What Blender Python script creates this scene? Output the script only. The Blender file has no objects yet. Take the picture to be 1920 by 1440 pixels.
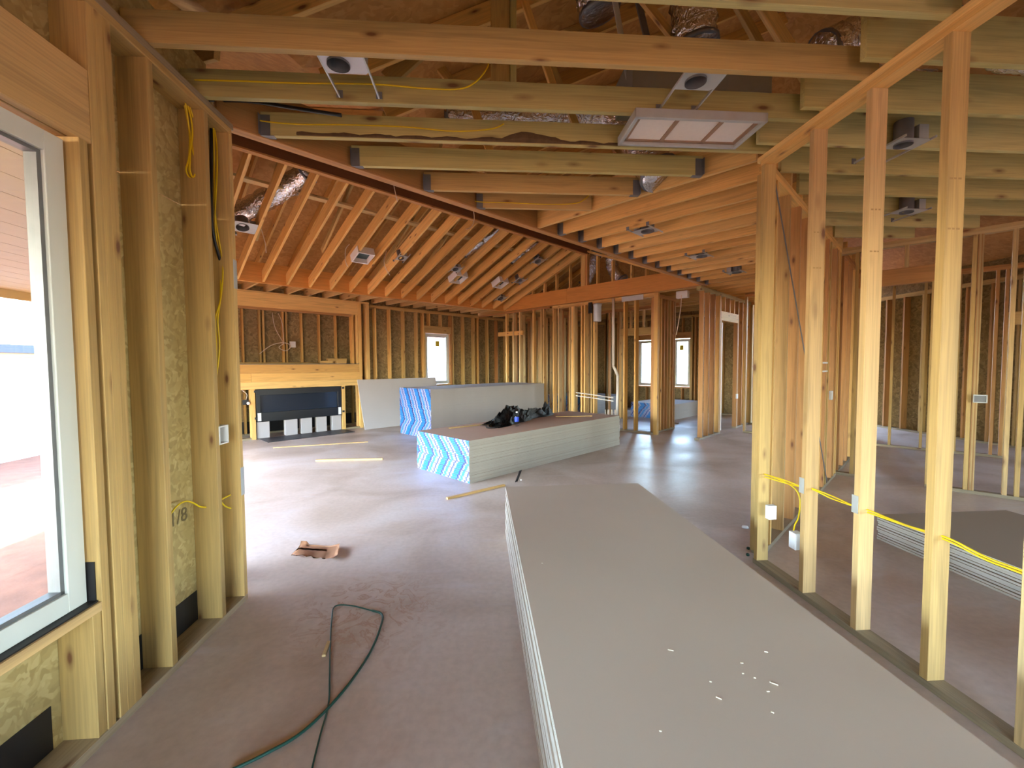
import bpy, bmesh, math, random
from mathutils import Vector, Matrix
random.seed(11)
SC = bpy.context.scene
COL = SC.collection
# ------------------------------------------------------------------ camera
PITCH, YAW, ROLL = -4.56079164e-02, 7.38456569e-02, -6.07187599e-03
FPX, TH, EYE = 795.95, 8.59760515e-01, 1.53
cp, sp, cy, sy = math.cos(PITCH), math.sin(PITCH), math.cos(YAW), math.sin(YAW)
fw = Vector((sy * cp, cy * cp, sp)); r0 = Vector((cy, -sy, 0)); u0 = r0.cross(fw)
cr, sr = math.cos(ROLL), math.sin(ROLL)
rt = cr * r0 + sr * u0; up = -sr * r0 + cr * u0
cam = bpy.data.cameras.new('camera'); camo = bpy.data.objects.new('camera', cam); COL.objects.link(camo)
cam.sensor_width = 36; cam.lens = FPX / 1920 * 36; cam.clip_start = .02; cam.clip_end = 300
m = Matrix.Identity(4)
for i in range(3):
    m[i][0], m[i][1], m[i][2] = rt[i], up[i], -fw[i]
m[0][3], m[1][3], m[2][3] = 0, 0, EYE
camo.matrix_world = m; SC.camera = camo
# ------------------------------------------------------------------ world, sun, exposure
W = bpy.data.worlds.new('sky'); SC.world = W; W.use_nodes = True
wn = W.node_tree; wn.nodes.clear()
so = wn.nodes.new('ShaderNodeOutputWorld'); bg = wn.nodes.new('ShaderNodeBackground'); st = wn.nodes.new('ShaderNodeTexSky')
st.sky_type = 'NISHITA'; st.sun_disc = False; st.sun_elevation = math.radians(48); st.sun_rotation = math.radians(250)
st.air_density = 1.0; st.dust_density = 1.0; st.ozone_density = 1.0
bg.inputs[1].default_value = 0.55
hs = wn.nodes.new('ShaderNodeHueSaturation'); hs.inputs['Saturation'].default_value = .9
wn.links.new(st.outputs[0], hs.inputs['Color']); wn.links.new(hs.outputs[0], bg.inputs[0]); wn.links.new(bg.outputs[0], so.inputs[0])
SUN = bpy.data.lights.new('sun', 'SUN'); SUN.energy = 3; SUN.angle = math.radians(.6); SUN.color = (1, .93, .82)
suno = bpy.data.objects.new('sun', SUN); COL.objects.link(suno)
suno.rotation_euler = Vector((-.62, -.1, .8)).to_track_quat('Z', 'Y').to_euler()   # light comes from -x
SC.view_settings.view_transform = 'Standard'; SC.view_settings.look = 'None'; SC.view_settings.gamma = 1
SC.view_settings.use_curve_mapping = False
SC.view_settings.exposure = 3.68
SC.cycles.max_bounces = 10; SC.cycles.diffuse_bounces = 6; SC.cycles.glossy_bounces = 4; SC.cycles.transparent_max_bounces = 16
SC.cycles.use_denoising = True; SC.cycles.sample_clamp_indirect = 12
SC.cycles.caustics_reflective = False; SC.cycles.caustics_refractive = False

# ------------------------------------------------------------------ frames: H = hall (x,y), G = great room (u,w)
class Fr:
    def __init__(s, ox, oy, a):
        s.o = Vector((ox, oy, 0)); s.x = Vector((math.cos(a), math.sin(a), 0)); s.y = Vector((-math.sin(a), math.cos(a), 0))
    def p(s, x, y, z=0): return s.o + s.x * x + s.y * y + Vector((0, 0, z))
H = Fr(0, 0, 0); GA = math.pi / 2 - TH; G = Fr(0, 0, GA)
def ray(px, py): return rt * ((px - 960) / FPX) + up * (-(py - 720) / FPX) + fw
def atz(px, py, z):
    d = ray(px, py); return Vector((0, 0, EYE)) + d * ((z - EYE) / d.z)
def atn(px, py, n, c):
    d = ray(px, py); return Vector((0, 0, EYE)) + d * (c / (n.x * d.x + n.y * d.y))
def atX(px, py, c): return atn(px, py, H.x, c)
def atY(px, py, c): return atn(px, py, H.y, c)
def atU(px, py, c): return atn(px, py, G.x, c)
def atW(px, py, c): return atn(px, py, G.y, c)

# ------------------------------------------------------------------ materials
def lin(c):
    return tuple(((v / 255) / 12.92 if v / 255 <= .04045 else ((v / 255 + .055) / 1.055) ** 2.4) for v in c) + (1,)
def newmat(name):
    M = bpy.data.materials.new(name); M.use_nodes = True; n = M.node_tree
    return M, n, n.nodes['Principled BSDF']
def N(n, t, **k):
    o = n.nodes.new(t)
    for a, b in k.items():
        if a.startswith('i_'): o.inputs[a[2:]].default_value = b
        else: setattr(o, a, b)
    return o
def L(n, a, b): n.links.new(a, b)
def mix(n, f, a, b, mode='MIX'):
    o = n.nodes.new('ShaderNodeMix'); o.data_type = 'RGBA'; o.blend_type = mode
    for sock, v in ((o.inputs[0], f), (o.inputs[6], a), (o.inputs[7], b)):
        if hasattr(v, 'links'): L(n, v, sock)
        else: sock.default_value = v
    return o.outputs[2]
def ramp(n, fac, stops, interp='LINEAR'):
    o = n.nodes.new('ShaderNodeValToRGB'); o.color_ramp.interpolation = interp
    e = o.color_ramp.elements
    while len(e) < len(stops): e.new(.5)
    for q, (p, c) in zip(e, stops): q.position = p; q.color = c
    L(n, fac, o.inputs[0]); return o.outputs[0]
def g(v): return (v, v, v, 1)
def plain(name, rgb, rough=.6, metal=0, noise=0, nscale=20, bump=0, **k):
    M, n, b = newmat(name); b.inputs['Roughness'].default_value = rough; b.inputs['Metallic'].default_value = metal
    c = lin(rgb); b.inputs['Base Color'].default_value = c
    tc = N(n, 'ShaderNodeTexCoord')
    if noise or bump:
        t = N(n, 'ShaderNodeTexNoise', i_Scale=nscale, i_Detail=4.0); L(n, tc.outputs['Object'], t.inputs['Vector'])
        if noise:
            L(n, mix(n, t.outputs['Fac'], tuple(v * (1 - noise) for v in c[:3]) + (1,), tuple(min(1, v * (1 + noise)) for v in c[:3]) + (1,)), b.inputs['Base Color'])
        if bump:
            bp = N(n, 'ShaderNodeBump', i_Strength=bump, i_Distance=.01); L(n, t.outputs['Fac'], bp.inputs['Height']); L(n, bp.outputs[0], b.inputs['Normal'])
    for a, v in k.items(): b.inputs[a].default_value = v
    return M
def wood(name, tones, knots=1.0, vary=.24, grain=.26, rough=.62):
    M, n, b = newmat(name); b.inputs['Roughness'].default_value = rough
    tc = N(n, 'ShaderNodeTexCoord'); oi = N(n, 'ShaderNodeObjectInfo')
    off = N(n, 'ShaderNodeVectorMath', operation='SCALE'); cx = N(n, 'ShaderNodeCombineXYZ')
    for i, k in enumerate((1.0, 2.7, 5.1)):
        mm = N(n, 'ShaderNodeMath', operation='MULTIPLY'); L(n, oi.outputs['Random'], mm.inputs[0]); mm.inputs[1].default_value = k * 31; L(n, mm.outputs[0], cx.inputs[i])
    add = N(n, 'ShaderNodeVectorMath', operation='ADD'); L(n, tc.outputs['Object'], add.inputs[0]); L(n, cx.outputs[0], add.inputs[1])
    mp = N(n, 'ShaderNodeMapping'); mp.inputs['Scale'].default_value = (.55, 9, 9); L(n, add.outputs[0], mp.inputs[0])
    n1 = N(n, 'ShaderNodeTexNoise', i_Scale=2.2, i_Detail=5.0, i_Distortion=.7); L(n, mp.outputs[0], n1.inputs['Vector'])
    mp2 = N(n, 'ShaderNodeMapping'); mp2.inputs['Scale'].default_value = (1.2, 70, 70); L(n, add.outputs[0], mp2.inputs[0])
    n2 = N(n, 'ShaderNodeTexNoise', i_Scale=2.0, i_Detail=2.0); L(n, mp2.outputs[0], n2.inputs['Vector'])
    k = len(tones)
    base = ramp(n, oi.outputs['Random'], [((i + .5) / k, lin(t)) for i, t in enumerate(tones)])
    gr = ramp(n, n1.outputs['Fac'], [(.33, g(1 - grain)), (.5, g(1.0)), (.66, g(1 - grain * .4))])
    c1 = mix(n, .85, base, gr, 'MULTIPLY')
    fine = ramp(n, n2.outputs['Fac'], [(.35, g(.82)), (.6, g(1.0))])
    c2 = mix(n, .8, c1, fine, 'MULTIPLY')
    # random per-board value
    rv = N(n, 'ShaderNodeMath', operation='MULTIPLY_ADD'); fr = N(n, 'ShaderNodeMath', operation='MULTIPLY'); L(n, oi.outputs['Random'], fr.inputs[0]); fr.inputs[1].default_value = 17.37
    fr2 = N(n, 'ShaderNodeMath', operation='FRACT'); L(n, fr.outputs[0], fr2.inputs[0]); L(n, fr2.outputs[0], rv.inputs[0]); rv.inputs[1].default_value = vary; rv.inputs[2].default_value = 1 - vary * .6
    cc = N(n, 'ShaderNodeCombineColor');
    for i in range(3): L(n, rv.outputs[0], cc.inputs[i])
    c3 = mix(n, 1.0, c2, cc.outputs[0], 'MULTIPLY')
    # knots
    mk = N(n, 'ShaderNodeMapping'); mk.inputs['Scale'].default_value = (2.6, 7.5, 7.5); L(n, add.outputs[0], mk.inputs[0])
    vo = N(n, 'ShaderNodeTexVoronoi', i_Scale=1.0, i_Randomness=1.0); L(n, mk.outputs[0], vo.inputs['Vector'])
    kn = ramp(n, vo.outputs['Distance'], [(.05 * knots, g(.9)), (.09 * knots, g(.4)), (.17 * knots, g(0))])
    c4 = mix(n, kn, c3, lin((96, 52, 26)))
    L(n, c4, b.inputs['Base Color'])
    bp = N(n, 'ShaderNodeBump', i_Strength=.12, i_Distance=.004); L(n, n1.outputs['Fac'], bp.inputs['Height']); L(n, bp.outputs[0], b.inputs['Normal'])
    return M
def osb(name, a, b_, c, scale=1.0):
    M, n, b = newmat(name); b.inputs['Roughness'].default_value = .7
    tc = N(n, 'ShaderNodeTexCoord')
    mp = N(n, 'ShaderNodeMapping'); mp.inputs['Scale'].default_value = (14 * scale, 14 * scale, 14 * scale); L(n, tc.outputs['Object'], mp.inputs[0])
    nz = N(n, 'ShaderNodeTexNoise', i_Scale=.5, i_Detail=2.0, i_Distortion=1.4); L(n, mp.outputs[0], nz.inputs['Vector'])
    mg = mix(n, .65, mp.outputs[0], nz.outputs['Color'])
    vo = N(n, 'ShaderNodeTexVoronoi', i_Scale=2.6); vo.feature = 'SMOOTH_F1'; vo.inputs['Smoothness'].default_value = .35
    sc = N(n, 'ShaderNodeVectorMath', operation='ADD'); L(n, mp.outputs[0], sc.inputs[0])
    s2 = N(n, 'ShaderNodeVectorMath', operation='SCALE'); s2.inputs['Scale'].default_value = 2.0; L(n, nz.outputs['Color'], s2.inputs[0]); L(n, s2.outputs[0], sc.inputs[1])
    L(n, sc.outputs[0], vo.inputs['Vector'])
    bw = N(n, 'ShaderNodeRGBToBW'); L(n, vo.outputs['Color'], bw.inputs[0])
    col = ramp(n, bw.outputs[0], [(.05, lin(a)), (.5, lin(b_)), (.95, lin(c))])
    big = N(n, 'ShaderNodeTexNoise', i_Scale=1.5, i_Detail=3.0); L(n, tc.outputs['Object'], big.inputs['Vector'])
    col = mix(n, .5, col, ramp(n, big.outputs['Fac'], [(.3, g(.7)), (.7, g(1.15))]), 'MULTIPLY')
    L(n, col, b.inputs['Base Color'])
    bp = N(n, 'ShaderNodeBump', i_Strength=.25, i_Distance=.003); L(n, bw.outputs[0], bp.inputs['Height']); L(n, bp.outputs[0], b.inputs['Normal'])
    return M
M_PINE = wood('pine_yellow', knots=1.35, tones= [(206, 174, 116), (214, 184, 128), (198, 162, 106), (218, 190, 136)])
M_PINE2 = wood('pine_tan', [(194, 162, 98), (186, 154, 92), (206, 172, 108), (198, 166, 102)])
M_FIR = wood('fir_orange', [(226, 180, 102), (232, 188, 112), (216, 168, 92), (236, 196, 122)])
M_RED = wood('fir_red', [(188, 138, 80), (198, 148, 88), (178, 126, 72), (194, 158, 98)])
M_GREEN = wood('pine_olive', [(194, 182, 116), (184, 170, 106), (202, 190, 126)], knots=1.3)
M_TREAT = wood('treated_plate', [(168, 152, 122), (156, 142, 114)])
M_LVL = wood('laminated_brown', [(166, 122, 68), (158, 116, 64)], knots=.01, vary=.1, grain=.15)
M_RIDGE = wood('laminated_shaded', [(112, 70, 42), (106, 66, 40)], knots=.01, vary=.05, grain=.15)  # darkened laminate: the ridge beam's unlit side is painted into the colour
M_LVLO = wood('laminated_orange', [(216, 152, 76), (208, 146, 72)], knots=.3, vary=.08, grain=.2)
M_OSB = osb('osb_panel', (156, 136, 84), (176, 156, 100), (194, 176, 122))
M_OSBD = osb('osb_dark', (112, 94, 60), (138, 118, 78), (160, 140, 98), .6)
M_DECK = osb('osb_deck', (168, 120, 62), (184, 134, 72), (196, 148, 86), .5)
M_BLACK = plain('black_membrane', (18, 17, 18), .55)
M_BLKM = plain('black_metal', (16, 18, 22), .35, .0)
M_GALV = plain('galvanised', (186, 190, 188), .42, .45, noise=.12, nscale=12)
M_GREY = plain('grey_steel', (120, 122, 124), .5, .6, noise=.15)
M_WHITE = plain('white_vinyl', (206, 212, 206), .45)
M_PLAST = plain('white_plastic', (225, 228, 228), .5)
M_PVC = plain('pvc_white', (214, 208, 200), .4)
M_YEL = plain('yellow_cable', (226, 196, 20), .42)
M_WIREW = plain('white_cable', (214, 202, 184), .5)
M_FILT = plain('filter_fabric', (222, 214, 206), .9, noise=.05, nscale=40)
M_EDGE = plain('gypsum_edge', (196, 192, 182), .85, noise=.05, nscale=6)
M_PAPERB = plain('gypsum_back_paper', (190, 176, 158), .75, noise=.06, nscale=1.6)
M_PAPERG = plain('gypsum_face_paper', (176, 172, 170), .8, noise=.04, nscale=2)
M_KRAFT = plain('kraft_paper', (176, 132, 98), .8, noise=.1, nscale=9)
M_BAG = plain('black_film', (5, 5, 6), .36, bump=.2, nscale=30)
M_GRN = plain('green_hose', (26, 72, 62), .45)
M_BLUE = plain('blue_label', (18, 58, 178), .4)
M_CHIP = plain('chip_white', (226, 220, 200), .8)
M_ORNG = plain('orange_mark', (235, 90, 30), .5)
M_HSE = plain('neighbour_wall', (214, 216, 218), .8)
M_EAVE = plain('neighbour_eave', (58, 76, 108), .6)
M_ROOFX = plain('neighbour_roof', (86, 92, 102), .8)
M_STK = plain('yellow_sticker', (214, 200, 60), .6)
M_PORCH = plain('porch_board', (150, 142, 124), .6, noise=.08, nscale=5)
# foil
def foil():
    M, n, b = newmat('foil_jacket'); b.inputs['Metallic'].default_value = 1; b.inputs['Roughness'].default_value = .22
    b.inputs['Base Color'].default_value = (.72, .72, .74, 1)
    tc = N(n, 'ShaderNodeTexCoord'); v = N(n, 'ShaderNodeTexNoise', i_Scale=16.0, i_Detail=3.0, i_Distortion=1.5); L(n, tc.outputs['Object'], v.inputs['Vector'])
    bp = N(n, 'ShaderNodeBump', i_Strength=.9, i_Distance=.03); L(n, v.outputs['Fac'], bp.inputs['Height']); L(n, bp.outputs[0], b.inputs['Normal'])
    return M
M_FOIL = foil()
def glass(name, rough=0, tint=(1, 1, 1, 1)):
    M, n, b = newmat(name); out = n.nodes['Material Output']; n.nodes.remove(b)
    tr = N(n, 'ShaderNodeBsdfTransparent'); tr.inputs[0].default_value = tint
    gl = N(n, 'ShaderNodeBsdfGlossy', i_Roughness=rough); ms = N(n, 'ShaderNodeMixShader'); lw = N(n, 'ShaderNodeLayerWeight', i_Blend=.5); pw = N(n, 'ShaderNodeMath', operation='POWER'); L(n, lw.outputs['Facing'], pw.inputs[0]); pw.inputs[1].default_value = 4.0
    ma = N(n, 'ShaderNodeMath', operation='MULTIPLY_ADD'); L(n, pw.outputs[0], ma.inputs[0]); ma.inputs[1].default_value = .6; ma.inputs[2].default_value = .03
    L(n, ma.outputs[0], ms.inputs[0]); L(n, tr.outputs[0], ms.inputs[1]); L(n, gl.outputs[0], ms.inputs[2]); L(n, ms.outputs[0], out.inputs[0])
    return M
M_GLASS = glass('window_glass', 0, (.93, .97, .96, 1)); M_BOTG = glass('bottle_plastic', .05, (.9, .93, .96, 1))
def fireglass():
    return plain('fireplace_glass', (30, 38, 50), .12, 0)
M_FGL = fireglass()
def concrete():
    M, n, b = newmat('concrete'); b.inputs['Roughness'].default_value = .62
    tc = N(n, 'ShaderNodeTexCoord')
    a = N(n, 'ShaderNodeTexNoise', i_Scale=.9, i_Detail=6.0, i_Distortion=.6); L(n, tc.outputs['Object'], a.inputs['Vector'])
    c = ramp(n, a.outputs['Fac'], [(.35, lin((178, 162, 146))), (.5, lin((198, 184, 172))), (.68, lin((208, 200, 194)))])
    f = N(n, 'ShaderNodeTexNoise', i_Scale=26.0, i_Detail=6.0); L(n, tc.outputs['Object'], f.inputs['Vector'])
    c = mix(n, .5, c, ramp(n, f.outputs['Fac'], [(.3, g(.82)), (.65, g(1.06))]), 'MULTIPLY')
    # red clay smears
    r = N(n, 'ShaderNodeTexNoise', i_Scale=2.3, i_Detail=8.0, i_Roughness=.65, i_Distortion=1.8); L(n, tc.outputs['Object'], r.inputs['Vector'])
    rm = ramp(n, r.outputs['Fac'], [(.55, g(0)), (.66, g(.36)), (.8, g(.6))])
    gx = N(n, 'ShaderNodeVectorMath', operation='DISTANCE'); L(n, tc.outputs['Object'], gx.inputs[0]); gx.inputs[1].default_value = (-.75, 2.3, 0)
    near = ramp(n, gx.outputs['Value'], [(.0, g(1)), (.9 / 3, g(.9)), (1.0, g(.3))])
    dv = n.nodes[-1]
    c = mix(n, mix(n, 1.0, rm, near, 'MULTIPLY'), c, lin((172, 138, 114)))
    # footprints / track print by the wall corner
    vo = N(n, 'ShaderNodeTexNoise', i_Scale=6.0, i_Detail=5.0, i_Distortion=3.0); L(n, tc.outputs['Object'], vo.inputs['Vector'])
    fm = ramp(n, vo.outputs['Fac'], [(.5, g(0)), (.56, g(.75)), (.62, g(.2))])
    d2 = N(n, 'ShaderNodeVectorMath', operation='DISTANCE'); L(n, tc.outputs['Object'], d2.inputs[0]); d2.inputs[1].default_value = (-.72, 2.65, 0)
    fm2 = ramp(n, d2.outputs['Value'], [(.25, g(1)), (.55, g(0))])
    c = mix(n, mix(n, 1.0, fm, fm2, 'MULTIPLY'), c, lin((170, 136, 112)))
    # pale dust streaks
    mp = N(n, 'ShaderNodeMapping'); mp.inputs['Rotation'].default_value = (0, 0, .6); mp.inputs['Scale'].default_value = (1.2, 5, 1); L(n, tc.outputs['Object'], mp.inputs[0])
    w = N(n, 'ShaderNodeTexNoise', i_Scale=1.3, i_Detail=5.0); L(n, mp.outputs[0], w.inputs['Vector'])
    c = mix(n, ramp(n, w.outputs['Fac'], [(.58, g(0)), (.75, g(.5))]), c, lin((205, 200, 202)))
    L(n, c, b.inputs['Base Color'])
    L(n, ramp(n, a.outputs['Fac'], [(.3, g(.52)), (.7, g(.3))]), b.inputs['Roughness'])
    bp = N(n, 'ShaderNodeBump', i_Strength=.15, i_Distance=.004); L(n, f.outputs['Fac'], bp.inputs['Height']); L(n, bp.outputs[0], b.inputs['Normal'])
    return M
M_CONC = concrete()
M_SOIL = plain('red_soil', (128, 88, 70), .95, noise=.45, nscale=5, bump=.8)
def tape(name, fr, z0, per, k1, k2, off):
    """Printed blue end tape: stripes that shift sideways from sheet to sheet."""
    M, n, b = newmat(name); b.inputs['Roughness'].default_value = .55
    ge = N(n, 'ShaderNodeNewGeometry'); sx = N(n, 'ShaderNodeSeparateXYZ'); L(n, ge.outputs['Position'], sx.inputs[0])
    dp = N(n, 'ShaderNodeVectorMath', operation='DOT_PRODUCT'); L(n, ge.outputs['Position'], dp.inputs[0]); dp.inputs[1].default_value = tuple(fr.y)
    def mt(op, a, c=None):
        o = N(n, 'ShaderNodeMath', operation=op)
        for i, v in enumerate((a, c)):
            if v is None: continue
            if hasattr(v, 'links'): L(n, v, o.inputs[i])
            else: o.inputs[i].default_value = v
        return o.outputs[0]
    lay = mt('MULTIPLY', mt('FLOOR', mt('DIVIDE', sx.outputs[2], .0254)), .0254)
    dz = mt('SUBTRACT', lay, z0)
    sh = mt('ADD', mt('MULTIPLY', mt('MAXIMUM', dz, 0), k1), mt('MULTIPLY', mt('MINIMUM', dz, 0), k2))
    wob = N(n, 'ShaderNodeTexWhiteNoise'); wob.noise_dimensions = '1D'; L(n, lay, wob.inputs['W'])
    sh = mt('ADD', sh, mt('MULTIPLY', wob.outputs['Value'], off))
    s = mt('FRACT', mt('DIVIDE', mt('ADD', dp.outputs['Value'], sh), per))
    c = ramp(n, s, [(0, lin((24, 120, 200))), (.3, lin((158, 164, 200))), (.42, lin((48, 66, 140))), (.5, lin((150, 158, 198))), (.66, lin((40, 134, 205))), (.8, lin((140, 148, 192))), (.9, lin((44, 52, 112)))], 'CONSTANT')
    fz = mt('FRACT', mt('DIVIDE', sx.outputs[2], .0254))
    comb = mt('GREATER_THAN', fz, .74)
    L(n, mix(n, mt('MULTIPLY', comb, .6), c, lin((40, 52, 104))), b.inputs['Base Color'])
    return M
M_TAPEF = tape('end_tape_front', G, .27, .36, -.9, .75, .02)
M_TAPEB = tape('end_tape_back', G, .33, .42, -.42, .8, .03)

# ------------------------------------------------------------------ builders
def link(name, mesh, parent=None, mw=None):
    o = bpy.data.objects.new(name, mesh); COL.objects.link(o)
    if mw is not None: o.matrix_world = mw
    if parent is not None:
        o.parent = parent; o.matrix_parent_inverse = PINV[parent.name]
        if mw is not None: o.matrix_basis = mw
    PINV[o.name] = (mw or Matrix.Identity(4)).inverted() if parent is None else (mw or Matrix.Identity(4)).inverted()
    return o
PINV = {}
def empty(name, loc=(0, 0, 0)):
    o = bpy.data.objects.new(name, None); COL.objects.link(o); o.location = loc; o.empty_display_size = .1
    PINV[o.name] = Matrix.Translation(loc).inverted(); return o
def struct(name, loc=(0, 0, 0), label=None):
    o = empty(name, loc); o['kind'] = 'structure'
    if label: o['label'] = label
    return o
def thing(name, label, cat, loc=(0, 0, 0), group=None):
    o = empty(name, loc); tag(o, label, cat, group); return o
def tag(o, label, cat, group=None):
    o['label'] = label; o['category'] = cat
    if group: o['group'] = group
    return o
CACHE = {}
def boxmesh(lx, ly, lz, mat, bev):
    key = (round(lx, 3), round(ly, 4), round(lz, 4), mat.name, bev)
    if key in CACHE: return CACHE[key]
    bm = bmesh.new(); bmesh.ops.create_cube(bm, size=1, matrix=Matrix.Diagonal((lx, ly, lz, 1)))
    if bev: bmesh.ops.bevel(bm, geom=bm.edges[:], offset=min(bev, ly * .3, lz * .3), segments=1, affect='EDGES')
    me = bpy.data.meshes.new('board'); bm.to_mesh(me); bm.free(); me.materials.append(mat); CACHE[key] = me; return me
def mat4(x, y, z, c):
    return Matrix(((x.x, y.x, z.x, c.x), (x.y, y.y, z.y, c.y), (x.z, y.z, z.z, c.z), (0, 0, 0, 1)))
ZV = Vector((0, 0, 1))
def box(name, mat, fr, x0, x1, y0, y1, z0, z1, parent=None, bev=.002):
    lx, ly, lz = abs(x1 - x0), abs(y1 - y0), abs(z1 - z0)
    c = fr.p((x0 + x1) / 2, (y0 + y1) / 2, (z0 + z1) / 2)
    if lx >= ly and lx >= lz: me = boxmesh(lx, ly, lz, mat, bev); M = mat4(fr.x, fr.y, ZV, c)
    elif ly >= lz: me = boxmesh(ly, lx, lz, mat, bev); M = mat4(fr.y, -fr.x, ZV, c)
    else: me = boxmesh(lz, ly, lx, mat, bev); M = mat4(ZV, fr.y, -fr.x, c)
    return link(name, me, parent, M)
def beam(name, mat, p0, p1, w, h, parent=None, upv=ZV, bev=.002):
    p0, p1 = Vector(p0), Vector(p1); x = (p1 - p0); l = x.length; x.normalize()
    z = (upv - x * upv.dot(x)).normalized(); y = z.cross(x)
    return link(name, boxmesh(l, w, h, mat, bev), parent, mat4(x, y, z, (p0 + p1) / 2))
def meshobj(name, bm, mat, parent=None, smooth=False, mw=None):
    me = bpy.data.meshes.new(name); bmesh.ops.recalc_face_normals(bm, faces=bm.faces[:]); bm.to_mesh(me); bm.free()
    for q in (mat if isinstance(mat, (list, tuple)) else [mat]): me.materials.append(q)
    if smooth:
        for p in me.polygons: p.use_smooth = True
    return link(name, me, parent, mw or Matrix.Identity(4))
def spline(pts, k=6):
    P = [Vector(p) for p in pts]
    if len(P) < 3 or k == 1: return P
    out = []
    for i in range(len(P) - 1):
        a, b, c, d = P[max(i - 1, 0)], P[i], P[i + 1], P[min(i + 2, len(P) - 1)]
        for t in [j / k for j in range(k)]:
            out.append(.5 * ((2 * b) + (c - a) * t + (2 * a - 5 * b + 4 * c - d) * t * t + (3 * b - a - 3 * c + d) * t ** 3))
    out.append(P[-1]); return out
def tube(name, pts, r, mat, parent=None, k=6, seg=8, rfun=None):
    P = spline(pts, k); bm = bmesh.new(); rings = []; prev = None
    for i, p in enumerate(P):
        t = (P[min(i + 1, len(P) - 1)] - P[max(i - 1, 0)])
        t = t.normalized() if t.length > 1e-9 else ZV
        if prev is None: a = t.orthogonal().normalized()
        else:
            a = prev - t * prev.dot(t); a = a.normalized() if a.length > 1e-6 else t.orthogonal().normalized()
        prev = a; b = t.cross(a); rr = r * (rfun(i / (len(P) - 1)) if rfun else 1)
        rings.append([bm.verts.new(p + (a * math.cos(2 * math.pi * j / seg) + b * math.sin(2 * math.pi * j / seg)) * rr) for j in range(seg)])
    for A, B in zip(rings, rings[1:]):
        for j in range(seg): bm.faces.new((A[j], A[(j + 1) % seg], B[(j + 1) % seg], B[j]))
    bm.faces.new(rings[0][::-1]); bm.faces.new(rings[-1])
    return meshobj(name, bm, mat, parent, True)
def lathe(name, prof, mat, parent, mw, seg=24, cap=True):
    bm = bmesh.new(); rings = []
    for r, z in prof:
        rings.append([bm.verts.new((r * math.cos(2 * math.pi * j / seg), r * math.sin(2 * math.pi * j / seg), z)) for j in range(seg)])
    for A, B in zip(rings, rings[1:]):
        for j in range(seg): bm.faces.new((A[j], A[(j + 1) % seg], B[(j + 1) % seg], B[j]))
    if cap: bm.faces.new(rings[0][::-1]); bm.faces.new(rings[-1])
    return meshobj(name, bm, mat, parent, True, mw)

# stud wall: fr frame, along local x from s0 to s1, thickness t0..t1
def stud_wall(P, fr, s0, s1, t0, t1, openings=(), sp=.4064, first=None, mats=(M_FIR,), top=3.05, sheath=None, skip=(), plate=M_TREAT, extra=(), shmat=M_OSB, zb=0., topmat=None):
    rnd = lambda: random.choice(mats)
    tm = topmat or mats[0]
    cuts = sorted([(o[0], o[1]) for o in openings if o[2] <= zb + .05])
    a = s0
    for o in cuts:
        if o[0] > a: box('bottom_plate', plate, fr, a, o[0], t0, t1, zb, zb + .038, P)
        a = o[1]
    if a < s1: box('bottom_plate', plate, fr, a, s1, t0, t1, zb, zb + .038, P)
    box('top_plate', tm, fr, s0, s1, t0, t1, top - .076, top - .038, P); box('top_plate', tm, fr, s0, s1, t0, t1, top - .038, top, P)
    xs = []; x = s0 + .019 if first is None else first
    while x < s1 - .03: xs.append(x); x += sp
    xs.append(s1 - .019); xs += list(extra)
    zt = top - .076
    for x in xs:
        if any(abs(x - q) < .03 for q in skip): continue
        inside = [o for o in openings if o[0] - .07 < x < o[1] + .07]
        if inside:
            o = inside[0]
            if o[0] < x < o[1]:
                if zt - (o[3] + .2) > .05: box('cripple_stud', rnd(), fr, x - .019, x + .019, t0, t1, o[3] + .2, zt, P)
                if o[2] > .1: box('cripple_stud', rnd(), fr, x - .019, x + .019, t0, t1, zb + .038, o[2] - .038, P)
            continue
        box('stud', rnd(), fr, x - .019, x + .019, t0, t1, zb + .038, zt, P)
    for o in openings:
        box('header', rnd(), fr, o[0] - .038, o[1] + .038, t0, t1, o[3], o[3] + .2, P)
        if o[2] > .1: box('window_sill_board', rnd(), fr, o[0], o[1], t0, t1, o[2] - .038, o[2], P)
        for sgn, e in ((-1, o[0]), (1, o[1])):
            box('trimmer_stud', rnd(), fr, min(e, e + sgn * .038), max(e, e + sgn * .038), t0, t1, zb + .038, o[3], P)
            box('king_stud', rnd(), fr, min(e + sgn * .038, e + sgn * .076), max(e + sgn * .038, e + sgn * .076), t0, t1, zb + .038, zt, P)
    if sheath is not None:
        q0, q1 = sheath; x = s0
        def pane(a, b, z0, z1):
            if b - a > .02 and z1 - z0 > .02: box('sheathing_panel', shmat, fr, a + .0003, b - .0003, q0, q1, z0, z1, P, 0)
        edges = [s0]
        while edges[-1] < s1 - .01: edges.append(min(edges[-1] + 1.22, s1))
        for a, b in zip(edges, edges[1:]):
            segs = [(a, b)]
            for o in openings:
                nx = []
                for (c, d) in segs:
                    if o[1] <= c or o[0] >= d: nx.append((c, d)); continue
                    m0, m1 = max(c, o[0]), min(d, o[1])
                    if o[2] > zb + .1: pane(m0, m1, zb, o[2])
                    pane(m0, m1, o[3], top + .52)
                    if c < m0: nx.append((c, m0))
                    if m1 < d: nx.append((m1, d))
                segs = nx
            for c, d in segs:
                pane(c, d, zb, 2.4395); pane(c, d, 2.4398, top + .52)
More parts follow.
